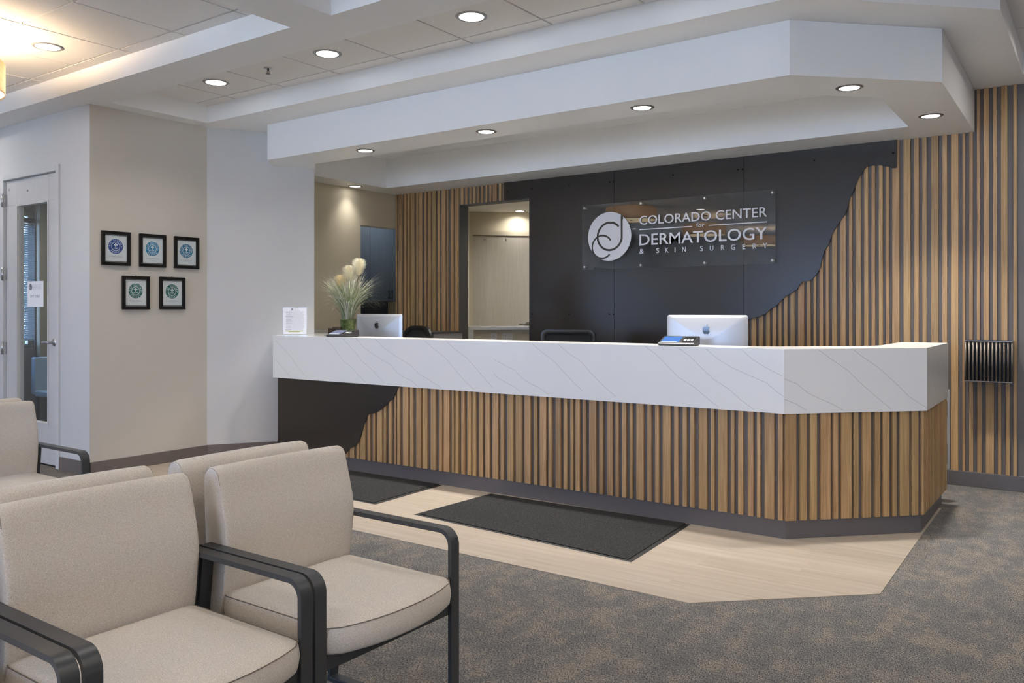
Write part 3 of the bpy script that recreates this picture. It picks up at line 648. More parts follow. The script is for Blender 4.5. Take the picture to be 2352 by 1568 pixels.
# ================================================================= CERTIFICATES
def certificate(y0, z0, ring_col, name_text, label, wire=False, grey=0.0):
    w, h = 0.233, 0.270
    t = thing('framed_certificate', label, 'picture frame', (XP, y0 + w / 2, z0 + h / 2), group='framed certificates on the beige wall')
    fn = lambda u, v, d: (XP + d, y0 + u, z0 + v)
    mb = MB(); b = 0.024
    for a in ((0, w, 0, b), (0, w, h - b, h), (0, b, b, h - b), (w - b, w, b, h - b)): mb.box(XP + 0.001, XP + 0.022, y0 + a[0], y0 + a[1], z0 + a[2], z0 + a[3])
    mb.build('frame', 'black_frame', t, bevel=0.0015)
    mb = MB(); mb.box(XP + 0.001, XP + 0.008, y0 + b, y0 + w - b, z0 + b, z0 + h - b); mb.build('mount', 'mount', t)
    mb = MB(); g = 0.010
    f1 = lambda u, v, d: fn(u, v, 0.0085 + d)
    mb.plate([(b + 0.004, b + g), (w - b - 0.004, b + g), (w - b - 0.004, h - b - g), (b + 0.004, h - b - g)], f1, 0.0006, 0)
    cx, cy, R = w / 2 - 0.002, 0.150, 0.060
    mb.strip(arc(cx, cy, R * 0.805, 0, 360, 64), R * 0.39, f1, 0.0010, 1)
    mb.plate(arc(cx, cy, R * 0.53, 0, 355, 48), f1, 0.0010, 1)
    f2 = lambda u, v, d: f1(u, v, 0.0014)
    def ring_text(s, a_mid, step, flip):
        n = len(s)
        for i, chh in enumerate(s):
            if chh == ' ': continue
            k = i - (n - 1) / 2
            a = math.radians(a_mid + (k * step if flip else -k * step)); up = (math.cos(a), math.sin(a)); rt = (up[1], -up[0])
            if flip: up = (-up[0], -up[1]); rt = (-rt[0], -rt[1])
            hh = R * 0.235; off = -hh / 2
            bx_, by_ = cx + math.cos(a) * R * 0.805, cy + math.sin(a) * R * 0.805
            mb.text(chh, lambda u, v, d: f2(bx_ + rt[0] * u + up[0] * v, by_ + rt[1] * u + up[1] * v, 0), 0, off, R * (0.15 if chh != 'I' else 0.05), hh, mi=0, align='C', bold=0.02)
    ring_text('TOP DOCTORS', 90, 17.0, False); ring_text('DENVER', -90, 18.5, True)
    for a in (190, 350): mb.plate([(cx + R * 0.805 * math.cos(math.radians(a)) + R * 0.05 * p[0], cy + R * 0.805 * math.sin(math.radians(a)) + R * 0.05 * p[1]) for p in arc(0, 0, 1, 0, 330, 10)], lambda u, v, d: f1(u, v, 0.001 + d), 0.0004, 0)
    q = R * 0.085; c0 = cy + R * 0.20
    mb.plate([(cx - q, c0 - 3 * q), (cx + q, c0 - 3 * q), (cx + q, c0 - q), (cx + 3 * q, c0 - q), (cx + 3 * q, c0 + q), (cx + q, c0 + q), (cx + q, c0 + 3 * q), (cx - q, c0 + 3 * q), (cx - q, c0 + q), (cx - 3 * q, c0 + q), (cx - 3 * q, c0 - q), (cx - q, c0 - q)], lambda u, v, d: f1(u, v, 0.001 + d), 0.0004, 0)
    mb.text('5280', f2, cx, cy - R * 0.32, R * 0.62, R * 0.20, mi=0, align='C', bold=0.02)
    mb.text(name_text, f2, cx, 0.066, 0.108 if len(name_text) > 10 else 0.09, 0.0075, mi=2, align='C')
    mb.text('Dermatology and Skin Surgery', f2, cx, 0.055, 0.075, 0.0042, mi=3, align='C')
    mb.build('printed_sheet', ['paper', ring_col, 'ink_grey', 'ink_pale'], t)
    mb = MB(); mb.box(XP + 0.012, XP + 0.0135, y0 + b, y0 + w - b, z0 + b, z0 + h - b); mb.build('glazing', 'glass', t)
    if wire: mb = MB(); mb.tube([(XP + 0.004, y0 + w / 2 - 0.004, z0 + h), (XP + 0.010, y0 + w / 2 + 0.001, z0 + h + 0.007), (XP + 0.006, y0 + w / 2 + 0.003, z0 + h + 0.002)], 0.0016, n=6); mb.build('hanging_hook', 'black_plastic', t)
    return t
M['ring_navy'] = plain('royal blue print', (0.025, 0.085, 0.36), 0.6)
M['ring_cyan'] = plain('cyan blue print', (0.03, 0.27, 0.50), 0.6)
M['ring_azure'] = plain('azure blue print', (0.035, 0.23, 0.40), 0.6)
M['ring_teal'] = plain('teal green print', (0.030, 0.19, 0.17), 0.6)
certificate(3.462, 1.640, 'ring_navy', 'Dr. Matt Mansberg', 'black framed certificate with royal blue badge, first in the upper row of three')
certificate(3.776, 1.640, 'ring_cyan', 'Dr. Matt Mansberg', 'black framed certificate with bright cyan badge, middle of the upper row')
certificate(4.088, 1.640, 'ring_azure', 'Dr. Leslie Stewart', 'black framed certificate with azure blue badge, upper row nearest the wall corner')
certificate(3.630, 1.290, 'ring_teal', 'Dr. Matt Mansberg', 'black framed certificate with teal green badge, lower row on the door side', wire=True)
certificate(3.954, 1.292, 'ring_teal', 'Dr. Leslie Stewart', 'black framed certificate with teal green badge, lower row on the desk side', wire=True)

# ================================================================= BACK WALL CLADDING
rnd = random.Random(3)
def rt(mb): mb.tint = (rnd.random(), rnd.random(), rnd.random())
RX0, RX1 = -0.838, -0.54
cl = thing('slat_cladding', 'vertical oak slat wall to the right behind the reception desk', 'wall cladding', (-1.3, YB, 0))
mb = MB()
for i, (a, b) in enumerate(WALL_SLATS):
    rt(mb)
    z0 = 0.108
    zt = ZM if a > -0.77 else ZS
    if RX0 < (a + b) / 2 < RX1: mb.box(a, b, 6.88, YB, 1.068, zt)
    else: mb.box(a, b, 6.88, YB, z0, zt)
for a, b in LOW_SLATS: rt(mb); mb.box(a, b, 6.88, YB, 0.108, 0.775)
x = WALL_SLATS[0][0] - 0.014
while x > -3.4:                       # slats that carry on below the steel sheets
    w = rnd.choice((0.022, 0.03, 0.042)); rt(mb); mb.box(x - w, x, 6.88, YB, 0.108, 1.15); x -= w + 0.026
mb.build('slats', 'slat', cl, bevel=0.0012, seg=1)
cl2 = thing('slat_cladding', 'vertical oak slats between the cream wall and the doorway', 'wall cladding', (-6.0, YB, 0))
mb = MB()
for a, b in LEFT_SLATS: rt(mb); mb.box(a, b, 6.88, YB, 0.1, ZS)
for a, b in HEAD_SLATS: rt(mb); mb.box(a, b, 6.88, YB, 2.403, ZS)
mb.build('slats', 'slat', cl2, bevel=0.0012, seg=1)

sp = thing('steel_mountain_panel', 'dark steel wall panel cut to a mountain slope behind the desk', 'wall panel', (-3.2, 6.86, 1.3))
fnw = lambda u, v, w: (u, 6.878 - w, v)
s1, s2 = -3.715, -2.48
sheets = [[(-4.98, ZS), (-4.98, 2.403), (-4.669, 2.403), (-4.669, 0.1), (s1 - 0.0015, 0.1), (s1 - 0.0015, ZS)],
          [(s1 + 0.0015, ZS), (s1 + 0.0015, 0.1), (-3.3, 0.1), (-3.05, 0.45), (-2.8, 0.70), (s2 - 0.0015, 1.13), (s2 - 0.0015, ZS)],
          [(s2 + 0.0015, ZS), (s2 + 0.0015, WALL_SIL[-1][1])] + [tuple(p) for p in reversed(WALL_SIL[1:-1])] + [(WALL_SIL[1][0], ZS)]]
for s_ in sheets: mb = MB(); mb.plate(s_, fnw, 0.018); mb.build('steel_sheet', 'steel', sp)
mb = MB()
for x, z in SCREWS: mb.lathe((x, 6.860, z), [(0.0075, 0.0), (0.007, -0.0015), (0.0, -0.002)], n=10, axis='Y')
mb.build('screw_heads', 'screw', sp)

# dark frame lining the doorway
mb = MB(); mb.box(-5.586, -5.575, 6.885, 7.025, 0, 2.403); mb.box(-4.675, -4.664, 6.88, 7.025, 0, 2.403); mb.box(-5.575, -4.675, 6.89, 7.025, 2.396, 2.405)
struct('trim_4', mb, ['jamb_dark'])

# sign ------------------------------------------------------------------------
sg = thing('acrylic_wall_sign', 'clear acrylic sign with silver emblem and clinic name on steel wall', 'sign', (-3.12, 6.82, 1.97))
fs = lambda u, v, w: (u, 6.812 - w, v)
mb = MB(); mb.box(-4.033, -2.199, 6.812, 6.820, 1.665, 2.272); mb.build('acrylic_sheet', 'acrylic', sg)
mb = MB()
for x, z in ((-4.007, 2.247), (-3.419, 2.248), (-2.81, 2.248), (-2.224, 2.249), (-4.005, 1.691), (-3.419, 1.690), (-2.81, 1.691), (-2.224, 1.692)):
    m1 = MB(); m1.lathe((x, 6.812, z), [(0.0, -0.006), (0.010, -0.006), (0.012, -0.003), (0.012, 0.0)], n=18, axis='Y'); m1.cyl((x, 6.820, z), (x, 6.861, z), 0.009, n=12); m1.build('standoff', 'chrome', sg)
mb = MB(); emblem(mb, fs, -3.737, 1.967, 0.2255, 0.005, 0, 1, 0.0005); mb.build('emblem', ['letter', 'steel'], sg)
th = 0.007
def line(n, items):
    mb = MB()
    for it in items: mb.text(*it[:1], fs, *it[1:], depth=th, align='L', bold=0.004)
    mb.build(n, 'letter', sg)
line('lettering', [('COLORADO CENTER', -3.428, 2.055, 1.163, 0.083)])
line('lettering', [('for', -2.882, 2.003, 0.072, 0.036)])
line('lettering', [('DERMATOLOGY', -3.428, 1.870, 1.163, 0.104)])
L3 = [('&', -3.428, 0.042), ('S', -3.262, 0.027), ('K', -3.176, 0.033), ('I', -3.086, 0.009), ('N', -3.014, 0.034), ('S', -2.849, 0.027), ('U', -2.76, 0.031), ('R', -2.661, 0.031), ('G', -2.573, 0.036), ('E', -2.473, 0.025), ('R', -2.386, 0.031), ('Y', -2.30, 0.036)]
line('lettering', [(c, x, 1.794, w, 0.046) for c, x, w in L3])
mb = MB(); mb.box(-3.428, -2.92, 6.805, 6.812, 2.007, 2.015); mb.box(-2.772, -2.264, 6.805, 6.812, 2.007, 2.015); mb.build('rule_line', 'letter', sg)

# brochure rack at the right ------------------------------------------------------
rk = thing('wall_rack', 'smoked bronze wall rack with upright fins on the slat wall', 'rack', (-0.67, 6.88, 0.775))
xa, xb, ya, yb_, za, zb = -0.819, -0.525, 6.752, 6.88, 0.775, 1.068
mb = MB(); mb.box(xa, xb, ya, yb_, za, za + 0.006); mb.build('bottom_shelf', 'smoked', rk)
mb = MB(); mb.box(xa, xb, yb_ - 0.006, yb_ - 0.001, za + 0.006, zb); mb.build('back_plate', 'black_plastic', rk)
mb = MB(); mb.box(xa, xb, ya, ya + 0.005, zb - 0.006, zb); mb.box(xa, xa + 0.005, ya + 0.005, yb_ - 0.006, zb - 0.006, zb); mb.box(xb - 0.005, xb, ya + 0.005, yb_ - 0.006, zb - 0.006, zb); mb.build('top_rail', 'smoked', rk)
for i in range(13):
    x = xa + 0.003 + (xb - xa - 0.006) * i / 12
    mb = MB(); mb.cyl((x, ya + 0.010, za + 0.0062), (x, ya + 0.010, zb - 0.007), 0.0065, n=14); mb.box(x - 0.002, x + 0.002, ya + 0.012, yb_ - 0.008, za + 0.0062, zb - 0.007); mb.build('fin', 'smoked', rk)

# ================================================================= RECEPTION DESK
desk = thing('reception_desk', 'long white quartz reception desk faced with oak slats and steel', 'reception desk', (-3.3, 4.9, 0))
def offp(d):
    """desk outline (base line) offset outwards by d: front-left, corner, chamfer end, far end"""
    k = math.tan(PI / 8)
    return [(-5.775, 4.685 - d), (-1.457 + k * d, 4.685 - d), (-0.866 + d, 5.276 - k * d), (-0.880 + d, 6.165)]
# plinth
mb = MB(); A, B, Cp, Dp = offp(0.002)
mb.prism([A, B, Cp, (Dp[0], 6.115), (Dp[0] - 0.03, 6.115), (Cp[0] - 0.03, Cp[1] + 0.02), (B[0] - 0.02, B[1] + 0.03), (A[0], A[1] + 0.03)], 0.004, 0.112)
mb.build('plinth', 'desk_base', desk)
# carcass behind the slats
mb = MB(); A, B, Cp, Dp = offp(0.0)
mb.prism([A, B, Cp, (Dp[0], 6.12), (Dp[0] - 0.05, 6.12), (Cp[0] - 0.05, Cp[1] + 0.02), (B[0] - 0.02, B[1] + 0.05), (A[0], A[1] + 0.05)], 0.113, 0.706)
mb.build('carcass', 'backing', desk)
# slats
mb = MB()
x = DESK_SLATS[0][0] - 0.02
while x > -5.74:
    w = rnd.choice((0.025, 0.035, 0.05)); rt(mb); mb.box(x - w, x, 4.665, 4.685, 0.108, 0.706); x -= w + 0.022
for a, b in DESK_SLATS: rt(mb); mb.box(a, min(b, -1.4485), 4.665, 4.685, 0.108, 0.706)
c0 = (-1.4488, 4.665)
for a, b in CHAMFER_SLATS:
    b = min(b, 0.852); m_ = (a + b) / 2; rt(mb)
    mb.obox((c0[0] + m_ * D - 0.01 * D, c0[1] + m_ * D + 0.01 * D), (D, D), (-D, D), (b - a) / 2, 0.01, 0.108, 0.706)
y_ = 5.285
for k in range(16):
    w = (0.030, 0.044, 0.026, 0.05, 0.034)[k % 5]
    if y_ + w > 6.115: break
    rt(mb); mb.box(-0.866, -0.846, y_, y_ + w, 0.108, 0.706); y_ += w + 0.024
mb.build('slats', 'slat', desk, bevel=0.0012, seg=1)
# steel mountain panel on the front
mb = MB(); mb.plate([(-5.775, 0.706), (-5.775, 0.112), (DESK_SIL[-1][0], 0.112)] + [tuple(p) for p in reversed(DESK_SIL[1:]) if p[1] > 0.113] + [(DESK_SIL[0][0], 0.706)], lambda u, v, w: (u, 4.664 - w, v), 0.006)
mb.build('steel_panel', 'steel', desk)
# quartz top with its deep apron
A, B, Cp, Dp = offp(0.035)
A = (-5.83, A[1]); B = (-1.453, B[1]); Cp = (-0.831, B[1] + 0.622)
mb = MB()
inner = [(-1.13, 6.165), (-1.13, 5.50), (-1.15, 5.43), (-1.20, 5.36), (-1.50, 5.05), (-1.58, 4.975), (-1.68, 4.94), (-5.55, 4.94), (-5.55, 5.66), (-6.50, 5.66), (-6.50, 5.40), (-6.02, 5.25), W57, (-6.105, 4.93)]
top = [A, B, Cp, (Dp[0], 6.17)] + inner
mb.prism(top, 1.045, 1.066)
ap = [A, B, Cp, (Dp[0], 6.17), (Dp[0] - 0.022, 6.17), (Cp[0] - 0.022, Cp[1] + 0.009), (B[0] - 0.009, B[1] + 0.022), (A[0], A[1] + 0.022)]
mb.prism(ap, 0.7065, 1.045)
mb.prism([(-6.12, 4.925), (-5.83, 4.672), (-5.83, 4.65), (-6.125, 4.91)], 0.7065, 1.045)
fv = lambda u, v, w: (u, A[1] - 0.0004, min(max(v, 0.707), 1.0655))
for v in VEINS:
    mb.strip([tuple(p) for p in v if p[0] < -1.4535], 0.0022, fv, 0, 1)
for v in CHAMFER_VEINS:
    mb.strip([tuple(p) for p in v], 0.0024, lambda u, w, d: (B[0] + u * D + 0.0004 * D, B[1] + u * D - 0.0004 * D, min(max(w, 0.707), 1.0655)), 0, 1)
for y0_, z0_ in ((5.35, 0.98), (5.55, 1.03), (5.8, 1.0)):
    mb.strip([(y0_ + 0.09 * k + 0.012 * ((k * 7) % 3), z0_ - 0.075 * k) for k in range(5)], 0.003, lambda u, w, d: (Cp[0] + 0.0004, min(u, 6.16), max(w, 0.71)), 0, 1)
mb.build('quartz_counter', ['quartz', 'vein'], desk)
# staff side work surface and end panels
mb = MB(); mb.box(-5.5, -1.75, 4.945, 5.62, 0.76, 0.79); mb.box(-1.74, -1.132, 5.40, 6.16, 0.76, 0.79); mb.build('work_surface', 'quartz', desk)
for a, b, c in ((-5.5, -5.47, 4.75), (-3.6, -3.57, 4.75), (-1.78, -1.75, 4.95)): mb = MB(); mb.box(a, b, c, 5.6, 0, 0.759); mb.build('support_panel', 'gate', desk)
mb = MB(); mb.box(-6.50, -5.56, 5.60, 5.64, 1.0665, 1.092); mb.build('upstand', 'quartz', desk)
mb = MB(); mb.box(-5.57, -5.53, 5.0, 5.64, 0, 1.044); mb.box(-6.50, -5.57, 5.60, 5.64, 0, 1.044); mb.build('return_panel', 'gate', desk)

gt = thing('swing_gate', 'pale low staff gate folded open at the end of the desk', 'gate', (-1.3, 6.26, 0.2))
mb = MB(); mb.box(-1.62, -0.850, 6.242, 6.275, 0.218, 0.75); mb.build('leaf', 'gate', gt, bevel=0.002)
for za_, zb2 in ((0.565, 0.68), (0.251, 0.388)):
    mb = MB(); mb.box(-0.92, -0.860, 6.205, 6.2415, za_, zb2); mb.build('hinge', 'black_plastic', gt, bevel=0.006)
for a in (-1.60, -0.93): mb = MB(); mb.box(a, a + 0.03, 6.246, 6.271, 0.0, 0.217); mb.build('leg', 'black_plastic', gt)

# ---------------------------------------------------------------- things on the counter
ZC = 1.066
ls = thing('counter_notice', 'printed white notice in a clear stand at the left end of counter', 'sign', (-5.71, 4.79, ZC), math.radians(33))
fn = lambda u, v, w: (u - 0.1, -0.014 - w, 0.012 + v)
mb = MB(); mb.plate([(0, 0), (0.204, 0), (0.204, 0.226), (0, 0.226)], fn, 0.001)
f1 = lambda u, v, w: fn(u, v, 0.0013)
f1b = lambda u, v, w: fn(u, v, 0.0018)
emblem(mb, lambda u, v, w: fn(u, v, 0.001 + w), 0.078, 0.213, 0.0085, 0.0003, 2, 0, 0.0003)
mb.text('COLORADO CENTER', f1, 0.092, 0.2145, 0.044, 0.005, mi=3); mb.text('DERMATOLOGY', f1, 0.092, 0.2075, 0.044, 0.0055, mi=3)
mb.text('Financial Policy and Consent', f1, 0.058, 0.200, 0.094, 0.004, mi=1)
r2 = random.Random(5)
v = 0.192
def words(n): return ' '.join(''.join(r2.choice('aeionrstlcm') for _ in range(r2.randint(2, 8))) for _ in range(n))
while v > 0.032:
    u = 0.028 if r2.random() < 0.8 else 0.02
    head = r2.random() < 0.35
    x = u
    while x < 0.17:
        w = r2.uniform(0.006, 0.022)
        a = mb.pts([f1(x, v, 0), f1(min(x + w, 0.182), v, 0), f1(min(x + w, 0.182), v + 0.0021, 0), f1(x, v + 0.0021, 0)]); mb.face(a, 1 if head and x < 0.07 else 3); x += w + 0.0022
    v -= 0.0056
for a0, a1, vv in ((0.022, 0.175, 0.0235), (0.05, 0.148, 0.0165)):
    mb.face(mb.pts([f1(a0, vv, 0), f1(a1, vv, 0), f1(a1, vv + 0.006, 0), f1(a0, vv + 0.006, 0)]), 4)
    x = a0
    while x < a1 - 0.01: mb.face(mb.pts([f1b(x, vv + 0.002, 0), f1b(x + 0.012, vv + 0.002, 0), f1b(x + 0.012, vv + 0.004, 0), f1b(x, vv + 0.004, 0)]), 2); x += 0.0155
mb.build('notice_sheet', ['paper', 'ink', 'ink_grey', 'ink_pale', 'highlighter'], ls, world=False)
mb = MB(); mb.box(-0.103, 0.107, -0.012, -0.009, 0.0, 0.242); mb.box(-0.103, 0.107, -0.009, 0.06, 0.0, 0.003); mb.build('acrylic_stand', 'acrylic', ls, world=False)

def rrect(hx, hz, r, n=6, cz=0.0):
    pts = []
    for cx, c, a0 in ((hx - r, hz - r, 0), (-hx + r, hz - r, 90), (-hx + r, -hz + r, 180), (hx - r, -hz + r, 270)):
        for i in range(n + 1): a = math.radians(a0 + 90 * i / n); pts.append((cx + r * math.cos(a), cz + c + r * math.sin(a)))
    return pts
APPLE = [(.50, .72), (.60, .76), (.72, .775), (.84, .73), (.91, .65), (.83, .57), (.79, .46), (.82, .35), (.93, .27), (.86, .13), (.77, .03), (.68, .0), (.60, .02), (.51, .045), (.42, .02), (.33, .0), (.24, .05), (.13, .2), (.07, .38), (.075, .54), (.13, .67), (.22, .75), (.30, .775), (.40, .76)]
LEAF = [(.50, .80), (.51, .88), (.575, .96), (.67, 1.0), (.665, .91), (.60, .83)]
def desktop_computer(label, loc, rz):
    t = thing('desktop_computer', label, 'computer', loc, rz, group='silver desktop computers on the reception desk')
    cz = 0.285; hx, hz = 0.264, 0.176
    # back of the case faces -Y
    rs = []
    for s, y in ((1.0, 0.004), (1.0, 0.0), (0.985, -0.004), (0.86, -0.011), (0.66, -0.021), (0.42, -0.030), (0.2, -0.034), (0.05, -0.035)):
        rs.append([(px * s, y, cz + pz * s) for px, pz in rrect(hx, hz, 0.018)])
    mb = MB(); mb.rings(rs, 0, True); mb.build('case', 'alu', t, world=False)
    mb = MB(); mb.plate(rrect(hx - 0.001, hz - 0.001, 0.017, cz=cz), lambda u, v, w: (u, 0.0045 + w, v), 0.002); mb.build('screen', 'black_gloss', t, world=False)
    mb = MB(); s = 0.058
    fa = lambda u, v, w: ((u - 0.49) * -s * -0.92 + (-0.0), -0.0345 - w, cz + 0.084 + (v - 0.5) * s * 1.12)
    mb.plate(APPLE, fa, 0.001); mb.plate(LEAF, fa, 0.001); mb.build('logo', 'black_gloss', t, world=False)
    mb = MB(); mb.rings([[(x, y, z) for x, y in ((-0.095, y0), (0.095, y0), (0.095, y1), (-0.095, y1))] for y0, y1, z in ((-0.09, 0.08, 0.0), (-0.09, 0.08, 0.004))], 0, False)
    mb.box(-0.085, 0.085, -0.055, -0.049, 0.003, 0.20); mb.build('stand', 'alu', t, world=False, bevel=0.002)
    return t
desktop_computer('silver desktop computer beside the potted grass, seen from behind', (-5.105, 5.20, 0.79), math.radians(2))
desktop_computer('silver desktop computer near the right end of desk, seen from behind', (-2.135, 5.215, 0.79), math.radians(12))

def terminal(label, loc, rz, lit):
    t = thing('card_terminal', label, 'payment terminal', loc, rz, group='black payment terminals on the counter')
    w = 0.112
    side = [(-0.078, 0.004), (0.07, 0.004), (0.07, 0.050), (0.060, 0.056), (-0.070, 0.018), (-0.078, 0.012)]   # y, z profile: slopes up to the back
    mb = MB(); mb.rings([[(x, y, z) for y, z in side] for x in (-w, w)], 0, False); mb.build('body', 'black_plastic', t, world=False, bevel=0.003)
    mb = MB(); mb.box(-w + 0.006, w - 0.006, -0.07, 0.062, 0, 0.004); mb.build('foot', 'rubber', t, world=False)
    sl = (0.056 - 0.018) / 0.13
    f = lambda u, v, o: (u, -0.070 + v, 0.018 + v * sl + 0.0012 + o)
    mb = MB(); mb.face(mb.pts([f(-0.10, 0.012, 0), f(0.012, 0.012, 0), f(0.012, 0.115, 0), f(-0.10, 0.115, 0)])); 
    mb.face(mb.pts([f(-0.098, 0.012, 0.0004), f(0.0, 0.012, 0.0004), f(0.0, 0.026, 0.0004), f(-0.098, 0.026, 0.0004)]), 1)
    mb.build('screen', ['screen_blue' if lit else 'screen_grey', 'screen_white'], t, world=False)
    mb = MB(); mb.face(mb.pts([f(0.030, 0.03, 0), f(0.10, 0.03, 0), f(0.10, 0.10, 0), f(0.030, 0.10, 0)])); mb.build('keypad_recess', 'black_gloss', t, world=False)
    for i in range(3):
        for j in range(3):
            a = 0.036 + i * 0.021; b = 0.036 + j * 0.013
            mb = MB(); mb.rings([[f(a, b, 0.0003), f(a + 0.016, b, 0.0003), f(a + 0.016, b + 0.009, 0.0003), f(a, b + 0.009, 0.0003)], [f(a, b, 0.002), f(a + 0.016, b, 0.002), f(a + 0.016, b + 0.009, 0.002), f(a, b + 0.009, 0.002)]], 0, False); mb.build('key', 'key', t, world=False)
    return t
terminal('black payment terminal with dim screen beside the potted grass', (-5.085, 4.76, ZC), math.radians(10), False)
terminal('black payment terminal with lit blue screen, right end of counter', (-2.135, 4.775, ZC), math.radians(8), True)
hb = thing('leaflet_holder', 'empty smoked clear holder behind the left payment terminal', 'holder', (-5.27, 4.87, ZC))
mb = MB()
mb.box(-5.30, -5.185, 4.795, 4.798, ZC, ZC + 0.066); mb.box(-5.30, -5.185, 4.842, 4.845, ZC, ZC + 0.078); mb.box(-5.30, -5.297, 4.798, 4.842, ZC, ZC + 0.06); mb.box(-5.188, -5.185, 4.798, 4.842, ZC, ZC + 0.06); mb.box(-5.30, -5.185, 4.798, 4.842, ZC, ZC + 0.003)
mb.build('body', 'smoked_glass', hb)
mb = MB(); mb.box(-5.30, -5.185, 4.7935, 4.7965, ZC + 0.066, ZC + 0.069); mb.build('rim', 'dark_plastic', hb)

# ---------------------------------------------------------------- potted grass
PX, PY = -5.205, 5.045 - 0.115
pl = thing('potted_grass', 'potted ornamental grass with three cream plumes in green pot', 'plant', (PX, PY, ZC))
mb = MB(); mb.lathe((PX, PY, ZC), [(0.050, 0.0), (0.053, 0.003), (0.071, 0.137), (0.074, 0.140), (0.071, 0.143), (0.065, 0.139), (0.062, 0.118)], n=32, cap0=True); mb.build('pot', 'pot', pl)
mb = MB(); mb.lathe((PX, PY, ZC), [(0.0, 0.130), (0.05, 0.125), (0.064, 0.119)], n=24); mb.build('soil', 'soil', pl)
g = random.Random(11)
fg = MB(); camr = Vector((0.815, 0.58, 0))
for i in range(760):
    a = g.uniform(0, 2 * PI); out = Vector((math.cos(a), math.sin(a), 0)); L_ = g.uniform(0.26, 0.48)
    lean = abs(g.gauss(0.0, 0.75)) + 0.12
    if i % 3 == 0: lean = g.uniform(0.8, 1.6); L_ = g.uniform(0.34, 0.54)
    if i % 8 == 0: lean = g.uniform(1.5, 2.3)
    rt_ = g.uniform(0, 0.045); p0 = Vector((PX, PY, ZC + 0.120)) + out * rt_
    pts = []; n = 9
    for k in range(n):
        s = k / (n - 1); th_ = 0.10 + lean * (s ** 1.3)
        if k == 0: p = p0
        else: p = p + (out * math.sin(th_) + Vector((0, 0, math.cos(th_)))) * (L_ / (n - 1))
        pts.append(p.copy())
    if min(p.z for p in pts) < ZC + 0.01: continue
    wd = g.uniform(0.0014, 0.0028); side = out.cross(Vector((0, 0, 1))); twist = g.uniform(-1, 1)
    side = (side + out * twist * 0.6).normalized()
    Lp = [q + side * wd * (1 - (k / (n - 1)) ** 2 * 0.9) for k, q in enumerate(pts)]; Rp = [q - side * wd * (1 - (k / (n - 1)) ** 2 * 0.9) for k, q in enumerate(pts)]
    ia = fg.pts(Lp); ib = fg.pts(Rp); pale = g.random() < 0.32
    for k in range(n - 1): fg.face([ia[k], ia[k + 1], ib[k + 1], ib[k]], 1 if (pale or k > 5 + g.randint(0, 1)) else 0)
fg.build('grass_blades', ['blade', 'blade_pale'], pl)['kind'] = 'stuff'
for (dx, dz, ln, rad, c) in ((-0.062, 0.455, 0.130, 0.044, 'plume_gold'), (0.008, 0.530, 0.140, 0.048, 'plume'), (0.095, 0.585, 0.150, 0.048, 'plume')):
    if c == 'plume_gold': M[c] = plain('golden feathery plume', (0.98, 0.84, 0.52), 0.9)
    base = Vector((PX, PY, ZC + 0.12)); topc = base + camr * dx + Vector((0, 0, dz - 0.12))
    ax = (topc - base).normalized(); ax = (ax * 0.35 + Vector((0.0, 0, 1))).normalized()
    b0 = topc - ax * ln * 0.5
    mb = MB()
    for _ in range(2600):
        s = g.random(); a = g.uniform(0, 2 * PI); u = ax.orthogonal().normalized(); w = ax.cross(u); o_ = u * math.cos(a) + w * math.sin(a)
        r_ = rad * (math.sin(PI * min(1, 0.10 + s * 0.86)) ** 0.55) * g.choice((0.45, 0.75, 1.1, 1.4)) * g.uniform(0.85, 1.15)
        q0 = b0 + ax * ln * s * 0.9; q1 = q0 + o_ * r_ * 0.75 + ax * r_ * 0.35; q2 = q0 + o_ * r_ + ax * r_ * 0.62
        sd = o_.cross(ax).normalized() * 0.0007
        mb.face(mb.pts([q0 - sd, q0 + sd, q1 + sd * 0.8, q1 - sd * 0.8])); n_ = len(mb.v); mb.face([n_ - 1, n_ - 2] + mb.pts([q2]))
    pm = mb.build('plume', c, pl)
    mb = MB(); mb.tube([base + camr * dx * 0.15, base.lerp(b0, 0.5) + camr * dx * 0.04, b0, b0 + ax * ln * 0.8], 0.0022, n=6); mb.build('stem', 'stem', pm)

